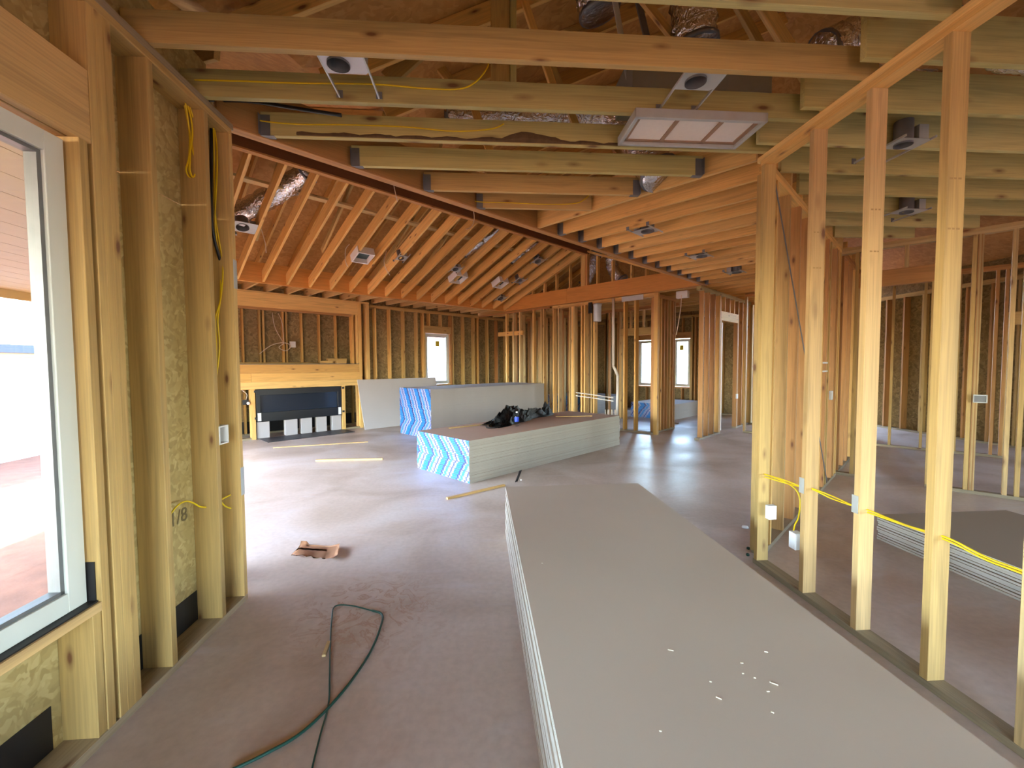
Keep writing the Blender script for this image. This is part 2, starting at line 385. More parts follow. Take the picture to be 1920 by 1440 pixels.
def window(name, label, fr, s0, s1, tq, z0, z1, face=-1, sticker=False):
    """vinyl window set in an opening; tq = local y of its room-side face, face = direction of the room"""
    P = struct(name, fr.p((s0 + s1) / 2, tq, z0), label); a, b = sorted((tq, tq - face * .07)); w = .075
    box('window_frame', M_WHITE, fr, s0, s0 + w, a, b, z0, z1, P); box('window_frame', M_WHITE, fr, s1 - w, s1, a, b, z0, z1, P)
    box('window_frame', M_WHITE, fr, s0 + w, s1 - w, a, b, z0, z0 + w, P); box('window_frame', M_WHITE, fr, s0 + w, s1 - w, a, b, z1 - w, z1, P)
    c = (a + b) / 2
    for (x0, x1, y0, y1) in ((s0 + w, s0 + w + .016, z0 + w, z1 - w), (s1 - w - .016, s1 - w, z0 + w, z1 - w), (s0 + w, s1 - w, z0 + w, z0 + w + .014), (s0 + w, s1 - w, z1 - w - .014, z1 - w)):
        box('glazing_bead', M_GREY, fr, x0, x1, c - .022, c + .022, y0, y1, P, 0)
    box('pane', M_GLASS, fr, s0 + w, s1 - w, c - .003, c + .003, z0 + w, z1 - w, P, 0)
    if sticker:
        xm = (s0 + s1) / 2 + .03; e = c + face * .006
        q = box('sticker', M_STK, fr, xm - .065, xm + .065, min(e, e + face * .002), max(e, e + face * .002), z1 - .36, z1 - .2, P, 0)
    return P

# ------------------------------------------------------------------ ground, slab, outside
def poly(name, pts, z0, z1, mat):
    bm = bmesh.new(); a = [bm.verts.new((p[0], p[1], z0)) for p in pts]; b = [bm.verts.new((p[0], p[1], z1)) for p in pts]
    n = len(pts); bm.faces.new(a[::-1]); bm.faces.new(b)
    for i in range(n): bm.faces.new((a[i], a[(i + 1) % n], b[(i + 1) % n], b[i]))
    o = meshobj(name, bm, mat); o['kind'] = 'structure'; return o
def gp(u, w): v = G.p(u, w); return (v.x, v.y)
XL, XR, YF = -1.54, 2.07, -4.6
FOOT = [(-1.72, YF), (9.6, YF), (9.6, (13.6 - G.x.x * 9.6) / G.x.y), gp(13.6, 10.9), gp(.45, 10.9), gp(.45, 3.42), (-1.72, 2.6)]
poly('floor', FOOT, -.16, 0, M_CONC)
bm = bmesh.new(); bmesh.ops.create_grid(bm, x_segments=120, y_segments=120, size=60)
for v in bm.verts:
    v.co.z = -.2 + (random.random() * .05 if abs(v.co.x) > 2 or abs(v.co.y) > 5 else 0)
    for fx, fy in ((0, 0),):
        pass
gr = meshobj('ground', bm, M_SOIL, None, True); gr['kind'] = 'structure'; gr['label'] = 'churned red clay soil outside the window'

# ------------------------------------------------------------------ wall_left (exterior, window)
P = struct('wall_left', (XL, 0, 0), 'exterior stud wall with particle board sheathing left of the doorway')
FL = Fr(XL, 0, math.pi / 2)       # local x = world y, local y = -world x
t0, t1 = 0, .14
WO0, WO1, WZ0, WZ1 = .05, 1.80, .585, 2.42
box('bottom_plate', M_TREAT, FL, YF, 2.85, t0, t1, 0, .038, P)
box('top_plate', M_PINE2, FL, YF, 2.85, t0, t1, 2.974, 3.012, P); box('top_plate', M_TREAT, FL, YF, 2.87, t0, t1, 3.012, 3.05, P)
for a, mm in ((2.812, M_PINE2), (2.575, M_PINE2), (2.165, M_PINE2), (1.935, M_PINE2), (1.897, M_PINE2), (1.859, M_PINE2)):
    box('stud', mm, FL, a, a + .038, t0, t1, .038, 2.974, P)
box('trimmer_stud', M_PINE2, FL, WO1, WO1 + .038, t0 + .0, t1, .038, WZ1, P)
box('cripple_stud', M_PINE2, FL, WO1 - .04, WO1 - .002, t0 + .004, t1, .038, WZ0 - .038, P)
box('header', M_PINE, FL, WO0 - .04, 1.857, t0 + .002, t0 + .04, WZ1, WZ1 + .285, P); box('header', M_PINE, FL, WO0 - .04, 1.857, t0 + .05, t1, WZ1, WZ1 + .285, P)
box('sill_board', M_PINE, FL, WO0, WO1, t0, t1, WZ0 - .042, WZ0 - .004, P)
for y in (.45, .86, 1.26): box('cripple_stud', M_PINE2, FL, y, y + .038, t0, t1, .038, WZ0 - .042, P)
for y in (.3, .71, 1.11, 1.51): box('cripple_stud', M_PINE, FL, y, y + .038, t0, t1, WZ1 + .285, 2.974, P)
y = WO0 - .04
while y > YF + .1: box('stud', M_PINE2, FL, y - .038, y, t0, t1, .038, 2.974, P); y -= .4064
for a, b, z0, z1 in ((WO1, 2.85, 0, 2.44), (WO1, 2.85, 2.445, 3.4), (WO0, WO1, 0, WZ0), (WO0, WO1, WZ1, 3.4), (-2.4, WO0, 0, 3.4), (YF, -2.405, 0, 3.4)):
    box('sheathing_panel', M_OSB, FL, a, b, t1, t1 + .012, z0, z1, P, 0)
for a, b in ((1.975, 2.163), (2.205, 2.573), (2.615, 2.81), (.9, 1.258), (.5, .858), (1.3, 1.72)):
    box('flashing_strip', M_BLACK, FL, a, b, t1 - .003, t1, .04, .215, P, 0)
box('sill_flashing', M_BLACK, FL, WO0, WO1 - .003, t0 + .012, t1, WZ0 - .004, WZ0 + .002, P, 0)
box('sill_flashing', M_BLACK, FL, WO1 - .004, WO1, t0 + .02, t1, WZ0, WZ0 + .16, P, 0)
# handwriting on the panel (illegible pencil figures)
hw = bpy.data.curves.new('pencil_figures', 'FONT'); hw.body = '11 1/8'; hw.size = .11; hw.extrude = .0005
ho = bpy.data.objects.new('pencil_figures', hw); COL.objects.link(ho); hw.materials.append(plain('pencil', (112, 98, 66), .8))
ho.parent = P; ho.matrix_parent_inverse = PINV[P.name]; ho.matrix_world
MW = mat4(Vector((0, 1, 0)), ZV, Vector((1, 0, 0)), Vector((XL - t1 + .003, 2.24, .66))); ho.matrix_basis = MW
window('window_1', 'white framed picture window facing the porch', FL, WO0 + .006, WO1 - .012, .045, WZ0 + .003, WZ1 - .02)
# porch outside
P = struct('porch_ceiling', (-4, 0, 2.6), 'beige plank porch ceiling outside the window')
def ymax(x): return (.36 - G.x.x * x) / G.x.y
for i in range(16):
    xa = -6.55 + i * .3; box('plank', M_PORCH, H, xa + .006, xa + .3, -6, ymax(xa + .3), 2.62, 2.64, P, 0)
box('fascia', M_PORCH, H, -6.62, -6.56, -6, ymax(-6.6), 2.5, 2.75, P)
bm = bmesh.new(); pr_ = [(-6.7, -6), (-1.76, -6), (-1.76, ymax(-1.76)), (-6.7, ymax(-6.7))]
A = [bm.verts.new((x, y, 2.76)) for x, y in pr_]; B = [bm.verts.new((x, y, 2.8)) for x, y in pr_]; bm.faces.new(A); bm.faces.new(B[::-1])
for i in range(4): bm.faces.new((A[i], A[(i + 1) % 4], B[(i + 1) % 4], B[i]))
meshobj('porch_roof', bm, M_ROOFX, P)
nb = thing('neighbour_house', 'white house wall with dark blue eave seen through the porch window', 'house', (-9, 6, 0))
box('wall', M_HSE, H, -12, -8.6, 3, 13, -.2, 1.72, nb, 0); box('eave', M_EAVE, H, -12.3, -8.4, 2.8, 13.2, 1.8, 1.9, nb, 0)
box('frieze', M_HSE, H, -12, -8.55, 3, 13, 1.722, 1.798, nb, 0); box('roof', M_ROOFX, H, -12.3, -8.6, 2.8, 13.2, 1.902, 1.96, nb, 0)
nb = thing('neighbour_house', 'white house with blue eave beyond the window by the fireplace wall', 'house', tuple(G.p(6, 17)))
box('wall', M_HSE, G, 3, 16, 17, 20, -.2, 2.75, nb, 0); box('eave', M_EAVE, G, 2.8, 16.2, 16.7, 20, 2.85, 3.0, nb, 0); box('frieze', M_HSE, G, 3, 16, 16.9, 20, 2.752, 2.848, nb, 0)
pl = box('plank', M_RED, Fr(-3.0, 2.6, 1.05), -1.2, 1.2, -.05, .05, -.15, -.11); tag(pl, 'reddish plank lying on the churned soil outside the porch window', 'plank')

# ------------------------------------------------------------------ wall_right (open stud wall)
P = struct('wall_right', (XR, 0, 0), 'open stud wall between hall and right room')
FRt = Fr(XR, 0, math.pi / 2)      # local y = -x, so thickness -.089..0
box('bottom_plate', M_TREAT, FRt, YF, 3.05, -.089, 0, 0, .038, P)
box('top_plate', M_FIR, FRt, YF, 3.05, -.089, 0, 2.974, 3.012, P); box('top_plate', M_FIR, FRt, YF, 3.09, -.089, 0, 3.012, 3.05, P)
wm = [M_PINE, M_PINE, M_PINE, M_PINE2]
M_INK = plain('ink_stamp', (160, 130, 82), .8)
for y in (2.58, 2.19, 1.81, 1.45):      # faint grade stamps: rows of short ink dashes
    for z in (2.34, 2.12):
        for dx in (.012, .034, .054): box('ink_stamp', M_INK, H, XR + dx, XR + dx + .014 * random.uniform(.7, 1.2), y - .0385, y - .0378, z, z + .008, P, 0)
for i, y in enumerate((3.04, 2.58, 2.19, 1.81, 1.45, 1.01, .6, .2, -.2, -.6, -1.0, -1.4, -1.8, -2.2, -2.6, -3.0, -3.4, -3.8, -4.2)):
    box('stud', wm[i % 4] if i else M_PINE2, FRt, y - .038, y, -.089, 0, .038, 2.974, P)

# wall of the right room running away along u (w ~ .92)
P = struct('wall_side', tuple(G.p(3.6, .92)), 'dense orange stud wall running away from the hall corner')
box('corner_stud', M_PINE2, G, 3.70, 3.735, .93, 1.02, .038, 2.974, P)
stud_wall(P, G, 3.74, 7.1, .93, 1.02, openings=(), first=3.93, mats=(M_FIR, M_RED, M_FIR, M_PINE2), extra=(4.72, 6.2, 6.24, 6.9, 6.94, 5.52))
b_ = beam('brace_strap', M_GREY, G.p(3.80, .927, 2.95), G.p(6.45, .927, .05), .035, .002, P, upv=G.y, bev=0)

# back wall of the right room (u ~ 7.2)
FB = Fr(*gp(7.2, 0), GA + math.pi / 2)   # local x = w, local y = -u
P = struct('wall_back', tuple(G.p(7.2, 0)), 'stud wall with a doorway at the back of the right room')
stud_wall(P, FB, -6.5, 1.0, -.089, 0, openings=((.07, .72, 0, 2.5),), mats=(M_PINE, M_PINE2, M_RED), first=-6.2, skip=(-.51,), extra=(-.27, -.31, -.57, -.66, -.32), topmat=M_PINE)
P = struct('wall_rear_inner', tuple(G.p(10.2, 0)), 'inner stud wall of the rear rooms')
FB2 = Fr(*gp(10.2, 0), GA + math.pi / 2)
stud_wall(P, FB2, -4.5, 3.0, -.089, 0, openings=((-1.6, -.8, 0, 2.1), (1.3, 2.1, 0, 2.1)), mats=(M_RED, M_PINE2), first=-4.3)

# ------------------------------------------------------------------ fireplace wall
P = struct('wall_fireplace', tuple(G.p(4, 10)), 'framed fireplace wall with mantel opening')
fx0, fx1 = .7, 4.98
box('top_plate', M_FIR, G, fx0, 5.0, 10, 10.14, 3.05, 3.088, P)
box('header', M_FIR, G, fx0, 4.74, 10, 10.04, 2.76, 3.048, P); box('header_sole', M_RED, G, fx0, 4.6, 9.995, 10.14, 2.715, 2.757, P)
for u in (4.54, 4.64): box('stud', M_FIR, G, u, u + .05, 9.995, 10.14, 1.57, 2.76, P)
box('stud', M_FIR, G, 4.70, 4.78, 9.99, 10.14, .0, 3.05, P); box('stud', M_FIR, G, 4.90, 4.98, 9.98, 10.14, .0, 3.05, P); box('stud', M_RED, G, 4.79, 4.84, 10.1, 10.14, 0, 3.05, P)
for a, b, z0, z1 in ((fx0, 4.70, 1.38, 1.565), (fx0, 2.38, 1.20, 1.378), (fx0, 4.70, 1.05, 1.198), (2.384, 4.70, 1.20, 1.378)):
    box('mantel_board', M_FIR, G, a, b, 9.985, 10.025, z0, z1, P)
box('mantel_shelf', M_GREY, G, fx0, 4.70, 9.98, 10.6, 1.566, 1.58, P)
for u in (.74, 1.15, 1.56, 1.9): box('stud', M_FIR, G, u, u + .038, 10, 10.14, .04, 1.05, P)
box('stud', M_FIR, G, 2.36, 2.44, 9.99, 10.14, .0, 1.05, P); box('stud', M_FIR, G, 4.26, 4.34, 9.99, 10.14, 0, 1.05, P); box('stud', M_RED, G, 4.66, 4.70, 10.05, 10.14, 0, 1.05, P)
box('bottom_plate', M_TREAT, G, fx0, 2.36, 10, 10.14, 0, .038, P); box('bottom_plate', M_TREAT, G, 4.34, 4.9, 10.0, 10.14, 0, .038, P)
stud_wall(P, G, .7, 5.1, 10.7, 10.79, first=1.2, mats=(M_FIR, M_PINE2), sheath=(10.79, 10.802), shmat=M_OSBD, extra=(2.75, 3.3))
box('flashing_strip', M_BLACK, G, .8, 5, 10.786, 10.789, .04, .3, P, 0)
for u in (5.0,): box('sheathing_panel', M_OSBD, G, u, u + .012, 10.14, 10.7, 0, 3.2, P, 0)
# fireplace insert
T = thing('electric_fireplace', 'long black linear fireplace set in the wood framing', 'fireplace', tuple(G.p(3.35, 9.99, .36)))
box('casing', M_BLKM, G, 2.46, 4.24, 9.99, 10.4, .36, .55, T); box('casing', M_BLKM, G, 2.46, 4.24, 9.99, 10.4, .92, 1.04, T)
box('casing', M_BLKM, G, 2.46, 2.53, 9.99, 10.4, .55, .92, T); box('casing', M_BLKM, G, 4.16, 4.24, 9.99, 10.4, .55, .92, T)
box('backing', M_BLKM, G, 2.5, 4.2, 10.38, 10.4, .5, .95, T); box('glass', M_FGL, G, 2.53, 4.16, 10.03, 10.036, .55, .92, T, 0)
for u, z in ((2.42, .98), (2.42, .42), (4.26, .98), (4.26, .42)): box('mounting_bracket', M_BLKM, G, u, u + .05, 9.975, 9.99, z, z + .045, T)
for u in (2.475, 4.165):
    q = box('paper_label', M_PLAST, G, u, u + .065, 9.984, 9.988, .38, .55, T, 0)
for i, (a, b) in enumerate(((2.46, 2.7), (3.02, 3.26), (3.34, 3.57), (3.68, 3.9), (4.03, 4.24))):
    q = box('drywall_offcut', M_PAPERG, G, a, b, 10.02, 10.16, .012, .355)
    tag(q, ['grey drywall offcut propping the left end of the fireplace', 'grey drywall offcut second from the left under the fireplace', 'middle grey drywall offcut under the fireplace', 'grey drywall offcut second from the right under the fireplace', 'grey drywall offcut propping the right end of the fireplace'][i], 'drywall', 'drywall offcuts under the fireplace')
q = box('hearth_slab', plain('slate_dark', (62, 62, 66), .5), G, 2.5, 4.3, 9.42, 10.0, 0.0, .012); tag(q, 'thin dark hearth slab on the floor under the black fireplace', 'slab')
T = thing('wall_outlet_box', 'black receptacle box with dangling cable left of the fireplace', 'outlet', tuple(G.p(2.27, 10, .78)))
box('box_body', M_BLKM, G, 2.22, 2.32, 10.0, 10.05, .74, .84, T); tube('cable', [G.p(2.28, 10.02, .84), G.p(2.3, 10.02, .95), G.p(2.22, 10.05, 1.04)], .006, M_WIREW, T)
lathe('bulb_cap', [(.03, 0), (.03, .03), (.015, .04)], M_PLAST, T, mat4(G.x, ZV, -G.y, G.p(2.31, 9.99, .77)))
# lumber scraps on the mantel
for nm, lb, a in (('board_scrap', 'long narrow wood scrap lying aslant on the mantel shelf', (2.2, 10.05, 3.9, 10.45, 1.60, .03)), ('board_scrap', 'short pale wood block standing at the back of the mantel shelf', (4.0, 10.15, 4.45, 10.15, 1.66, .12)), ('board_scrap', 'thick wood block at the front right of the mantel shelf', (3.78, 10.05, 4.08, 10.05, 1.62, .06)), ('board_scrap', 'small wood block by the right jamb on the mantel shelf', (4.15, 10.03, 4.38, 10.03, 1.62, .06)), ('board_scrap', 'thin wood strip lying flat along the mantel shelf', (2.4, 10.4, 3.6, 10.5, 1.595, .025))):
    q = beam(nm, M_PINE2, G.p(a[0], a[1], a[4]), G.p(a[2], a[3], a[4]), .09, a[5]); q.location.z = 1.5815 + a[5] / 2; tag(q, lb, 'wood scrap')
T = thing('cable_bundle', 'white cable knot and box hanging in the recess above the mantel', 'cable', tuple(G.p(3.15, 10.6, 2.1)))
tube('cable', [G.p(3.0, 10.66, 2.74), G.p(3.05, 10.66, 2.4), G.p(3.22, 10.66, 2.05)], .007, M_WIREW, T); tube('cable', [G.p(3.12, 10.66, 2.74), G.p(3.2, 10.66, 2.5), G.p(3.22, 10.66, 2.05)], .007, M_WIREW, T)
tube('cable', [G.p(3.22, 10.64, 2.05), G.p(3.1, 10.6, 1.95), G.p(3.25, 10.6, 1.88), G.p(3.35, 10.6, 2.0), G.p(3.2, 10.6, 2.06), G.p(2.95, 10.6, 2.0), G.p(2.7, 10.6, 1.8)], .009, M_WIREW, T)
box('box_body', M_PLAST, G, 3.34, 3.46, 10.6, 10.66, 1.96, 2.1, T)

# exterior wall right of the fireplace with window_2
P = struct('wall_far', tuple(G.p(7, 10.1)), 'exterior stud wall with a narrow bright window')
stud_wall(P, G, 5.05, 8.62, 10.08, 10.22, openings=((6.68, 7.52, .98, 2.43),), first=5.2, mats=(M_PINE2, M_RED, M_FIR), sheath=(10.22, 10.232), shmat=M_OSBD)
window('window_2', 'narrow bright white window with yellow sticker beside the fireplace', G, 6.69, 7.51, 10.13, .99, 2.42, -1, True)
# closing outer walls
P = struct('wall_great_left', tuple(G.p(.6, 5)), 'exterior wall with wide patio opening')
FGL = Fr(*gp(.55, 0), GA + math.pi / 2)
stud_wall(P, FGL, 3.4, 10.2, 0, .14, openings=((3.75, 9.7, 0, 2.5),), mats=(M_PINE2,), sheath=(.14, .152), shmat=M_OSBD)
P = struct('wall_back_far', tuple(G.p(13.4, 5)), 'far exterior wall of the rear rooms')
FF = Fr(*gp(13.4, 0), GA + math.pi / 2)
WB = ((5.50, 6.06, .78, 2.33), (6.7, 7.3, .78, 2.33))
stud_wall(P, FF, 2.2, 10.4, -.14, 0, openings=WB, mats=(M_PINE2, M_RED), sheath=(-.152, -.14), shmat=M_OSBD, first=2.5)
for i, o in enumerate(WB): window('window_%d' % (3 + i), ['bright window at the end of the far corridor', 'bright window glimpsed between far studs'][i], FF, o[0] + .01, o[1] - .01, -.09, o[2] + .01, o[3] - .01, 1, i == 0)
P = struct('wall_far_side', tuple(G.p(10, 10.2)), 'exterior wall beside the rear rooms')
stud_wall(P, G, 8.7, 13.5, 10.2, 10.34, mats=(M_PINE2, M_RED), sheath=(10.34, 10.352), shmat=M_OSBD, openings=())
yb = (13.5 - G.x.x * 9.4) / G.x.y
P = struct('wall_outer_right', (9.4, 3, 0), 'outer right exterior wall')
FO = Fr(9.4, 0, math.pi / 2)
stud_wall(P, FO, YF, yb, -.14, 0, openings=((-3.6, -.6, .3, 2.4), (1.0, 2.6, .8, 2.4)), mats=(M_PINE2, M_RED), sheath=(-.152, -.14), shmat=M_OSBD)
P = struct('wall_front', (3, YF, 0), 'front exterior wall behind the camera with wide openings')
stud_wall(P, H, -1.7, 9.5, YF - .14, YF, openings=((-1.1, 1.3, 0, 2.4), (3.6, 5.6, .8, 2.4)), mats=(M_PINE2,), sheath=(YF - .152, YF - .14), shmat=M_OSBD)  # unseen openings, added and widened to let sky light onto the foreground

# ------------------------------------------------------------------ gable wall at u ~ 8.5
P = struct('wall_gable', tuple(G.p(8.5, 6)), 'gable end framing with big orange beam')
box('gable_beam', M_LVLO, G, 8.5, 8.59, 3.30, 6.56, 3.05, 3.41, P); box('gable_beam', M_LVLO, G, 8.5, 8.59, 6.564, 8.84, 3.05, 3.41, P)
SL = 1.10 / 2.72
def rz(w): return 3.05 + (8.72 - w) * SL if w >= 6 else 3.05 + (w - 3.28) * SL
beam('rake_board', M_FIR, G.p(8.54, 8.8, 3.10), G.p(8.54, 6.05, 4.21), .09, .045, P); beam('rake_board', M_FIR, G.p(8.54, 3.3, 3.10), G.p(8.54, 5.95, 4.21), .09, .045, P)
for w in (7.72, 7.31, 6.91, 6.48, 5.68, 5.27, 4.8, 4.45, 4.05):
    box('gable_stud', M_FIR, G, 8.5, 8.59, w - .019, w + .019, 3.41, rz(w) + .03, P)
box('gable_post', M_FIR, G, 8.5, 8.59, 6.02, 6.14, 3.41, 4.16, P); box('gable_post', M_RED, G, 8.5, 8.59, 5.95, 6.01, 3.41, 4.16, P)
FGb = Fr(*gp(8.6, 0), GA + math.pi / 2)
stud_wall(P, FGb, 4.3, 7.1, -.14, 0, top=3.04, mats=(M_FIR, M_PINE2, M_FIR, M_PINE), first=4.75, sp=.36, extra=(6.5, 6.46, 6.42, 6.1, 5.9, 5.02), skip=(5.11, 5.47))
for w, mm in ((7.79, M_FIR), (8.30, M_PINE), (8.84, M_FIR), (7.5, M_PINE2), (7.42, M_RED), (8.55, M_PINE)):
    box('stud', mm, G, 8.6, 8.69, w - .024, w + .024, .038, 3.0, P)
box('door_header', M_FIR, G, 8.62, 8.69, 8.2, 9.2, 2.36, 2.48, P); box('bottom_plate', M_TREAT, G, 8.6, 8.69, 7.1, 7.8, 0, .038, P)
box('top_plate', M_RED, G, 8.6, 8.69, 7.2, 10.05, 3.0, 3.04, P)
P = struct('wall_pantry', tuple(G.p(9.4, 4.4)), 'short partition ending in a cluster of studs')
stud_wall(P, G, 8.72, 9.75, 4.34, 4.43, mats=(M_RED, M_FIR, M_RED), sp=.15, topmat=M_RED)
box('stud', M_FIR, G, 8.60, 8.69, 4.22, 4.31, .0, 3.04, P)
P = struct('wall_kitchen', tuple(G.p(10.6, 7)), 'inner partition behind the gable wall')
FK = Fr(*gp(10.5, 0), GA + math.pi / 2)
stud_wall(P, FK, 4.6, 10.1, -.089, 0, openings=((5.3, 6.2, 0, 2.3),), mats=(M_RED, M_PINE, M_PINE2), first=4.8, sp=.38, extra=(6.6, 6.7, 7.9))
P = struct('wall_closet', tuple(G.p(9.5, 7.2)), 'cross partition behind the gable wall')
stud_wall(P, G, 8.8, 10.4, 7.15, 7.24, mats=(M_RED, M_PINE2), sp=.3)
stud_wall(P, G, 8.8, 10.4, 8.6, 8.69, mats=(M_PINE2, M_RED), sp=.34)
# hall partition along u at w 3.35
P = struct('wall_hall', tuple(G.p(8.5, 3.35)), 'red brown stud partition with doorway off the hall')
stud_wall(P, G, 8.55, 12.6, 3.31, 3.40, openings=((9.72, 10.75, 0, 2.46),), mats=(M_RED, M_FIR, M_RED), sp=.3, first=8.72, topmat=M_GREEN)
P = struct('wall_corridor', tuple(G.p(11.5, 2)), 'partition closing the corridor')
FC = Fr(*gp(11.7, 0), GA + math.pi / 2)
stud_wall(P, FC, 1.03, 3.3, -.089, 0, mats=(M_RED, M_PINE2), sp=.3)
stud_wall(P, G, 7.3, 11.6, .93, 1.02, openings=((9, 9.9, 0, 2.1),), mats=(M_RED, M_FIR), sp=.4)

# ------------------------------------------------------------------ ceilings
C1 = struct('ceiling_hall', (0, 2, 3.05), 'exposed ceiling joists over the hall')
JH = .152
box('flush_beam', M_LVL, G, .62, 8.6, 3.19, 3.235, 3.05, 3.36, C1); box('flush_beam', M_LVL, G, .62, 8.6, 3.237, 3.28, 3.05, 3.36, C1)
box('flush_beam_sole', M_RED, G, .62, 8.6, 3.195, 3.275, 3.04, 3.05, C1)
box('cross_beam', M_FIR, G, 3.60, 3.64, 1.0, 3.19, 3.05, 3.31, C1)
def hanger(p, d, parent):      # p = joist end centre at bottom (on beam face), d = direction of the joist away from the beam
    d = d.normalized(); s = ZV.cross(d); q = []
    fr = Fr(p.x, p.y, math.atan2(d.y, d.x))
    bm = bmesh.new()
    def bx(x0, x1, y0, y1, z0, z1):
        bmesh.ops.create_cube(bm, size=1, matrix=Matrix.Translation(((x0 + x1) / 2, (y0 + y1) / 2, (z0 + z1) / 2)) @ Matrix.Diagonal((x1 - x0, y1 - y0, z1 - z0, 1)))
    bx(0, .062, -.0225, -.0205, -.003, .13); bx(0, .062, .0205, .0225, -.003, .13); bx(0, .085, -.0225, .0225, -.004, -.002)
    bx(0, .002, -.05, -.0205, 0, .13); bx(0, .002, .0205, .05, 0, .13)
    return meshobj('joist_hanger', bm, M_GREY, parent, False, mat4(fr.x, fr.y, ZV, Vector((p.x, p.y, 3.05))))
def xs_on_w(y, w): return (G.y.y * y - w) / (-G.y.x)      # x on the line w=const
def xs_on_u(y, u): return (u - G.x.y * y) / G.x.x
jm = {2.20: M_PINE2, 2.60: M_GREEN, 3.00: M_GREEN, 3.40: M_GREEN, 3.82: M_PINE2, 4.21: M_PINE2}
for y in (2.20, 2.60, 3.00, 3.40, 3.82, 4.21):
    yc = y; x0 = -1.66 if y < 2.8 else xs_on_w(yc, 3.19) ; x1 = 2.13 if y < 3.0 else xs_on_u(yc, 3.60)
    if y >= 2.8: x0 = xs_on_w(yc - .02, 3.19)
    if y >= 3: x1 = xs_on_u(yc + .02, 3.60)
    if y == 3.00: x1 = 2.13
    box('joist', jm[y], H, x0, x1, yc - .019, yc + .019, 3.05, 3.05 + JH, C1)
    if y >= 2.8: hanger(Vector((x0, yc, 0)), Vector((1, 0, 0)), C1)
    if y in (3.4, 3.82): hanger(Vector((x1, yc, 0)), Vector((-1, 0, 0)), C1)
y = 1.80
while y > YF:
    box('joist', M_GREEN if random.random() < .6 else M_PINE2, H, -1.66, 2.12, y - .019, y + .019, 3.05, 3.05 + JH, C1); y -= .4064
bm = bmesh.new(); pv = None      # bark left on the lower edge of the third joist
for i in range(66):
    x = -1.2 + i * .034; hh = .018 + .006 * math.sin(i * .9) + .008 * random.random() + (.05 * math.exp(-((x - .35) / .16) ** 2))
    if x > .9: hh = .02
    y_ = 2.981 - .0035 - .003 * random.random(); q = (bm.verts.new((x, 2.9808, 3.056)), bm.verts.new((x, y_, 3.056 + hh * .4)), bm.verts.new((x, 2.9808, 3.056 + max(.004, hh))))
    if pv: bm.faces.new((pv[0], q[0], q[1], pv[1])); bm.faces.new((pv[1], q[1], q[2], pv[2]))
    pv = q
meshobj('bark_edge', bm, plain('bark', (92, 72, 48), .9, noise=.5, nscale=30), C1)
C2 = struct('ceiling_side', (5, 2, 3.05), 'exposed olive pine joists over the right room')
y = 4.95
k = 0
while y > YF:
    x0 = 1.93 if y < 3.0 else max(xs_on_w(y, .96), 1.93); x1 = min(xs_on_u(y, 7.26), 9.5)
    if x1 - x0 > .3:
        box('joist', M_GREEN, H, x0, x1, y - .057, y - .019, 3.05, 3.05 + .235, C2)
    y -= .4064; 
C3 = struct('ceiling_great', tuple(G.p(6, 2, 3.05)), 'orange joists hung from the flush beam')
u = 4.0
while u < 12.4:
    box('joist', M_FIR, G, u - .019, u + .019, .94, 3.187 if u < 8.5 else 3.4, 3.05, 3.05 + .184, C3)
    if u < 8.5: hanger(G.p(u, 3.187, 0), -G.y, C3)
    u += .4055
C4 = struct('ceiling_vault', tuple(G.p(5, 6, 3.05)), 'vaulted rafters with shade-darkened ridge beam over the great room')
box('ridge_beam', M_RIDGE, G, .6, 8.6, 5.955, 6.045, 4.158, 4.53, C4); box('ridge_ledger', M_RED, G, .6, 8.5, 5.955, 6.045, 4.135, 4.157, C4)
box('vault_beam', M_LVLO, G, .6, 8.6, 8.74, 8.83, 3.05, 3.41, C4)
u = 1.92 - 3 * .4064
while u < 8.5:
    beam('rafter', M_FIR, G.p(u, 8.76, 3.05 + .10), G.p(u, 6.02, 4.15 + .10), .04, .19, C4)
    beam('rafter', M_FIR, G.p(u, 3.27, 3.05 + .2), G.p(u, 5.955, 4.15 + .24), .04, .19, C4)
    box('soffit_joist', M_PINE, G, u - .019, u + .019, 8.83, 10.2, 3.09, 3.23, C4)
    u += .4064
beam('purlin_strip', M_PINE, G.p(.8, 6.85, 4.12), G.p(8.4, 6.85, 4.12), .14, .038, C4)
for u in (1.9, 2.95, 4.2, 5.1): beam('collar_block', M_PINE2, G.p(u + .12, 7.9, 3.6), G.p(u + .12, 6.3, 4.62), .038, .09, C4)
for i in range(7): 
    u = 8.7 + i * .62; box('ceiling_board', M_PINE2, G, u, u + .038, 3.4, 10.2, 3.05, 3.19, C4)

# ------------------------------------------------------------------ roof
def hall_z(x, y): return min(3.36 + .44 * (10.7 - G.y.x * x - G.y.y * y), 3.30 + .44 * (x + 1.9), 3.30 + .44 * (9.8 - x), 3.3 + .44 * (y - YF + .4), 3.3 + .5 * (13.9 - (G.x.x * x + G.x.y * y)))
def great_z(x, y):
    u = G.x.x * x + G.x.y * y; w = G.y.x * x + G.y.y * y
    if u < .3: return -9
    return min(3.36 + .44 * (10.7 - w), 3.5 + .44 * (w - 2.9), 3.4 + .5 * (13.9 - u))
R = struct('roof', (3, 4, 3.4), 'particle board roof deck seen from inside')
def inside(x, y):
    n = len(FOOT); c = False
    for i in range(n):
        x1, y1 = FOOT[i]; x2, y2 = FOOT[(i + 1) % n]
        if (y1 > y) != (y2 > y) and x < (x2 - x1) * (y - y1) / (y2 - y1) + x1: c = not c
    return c
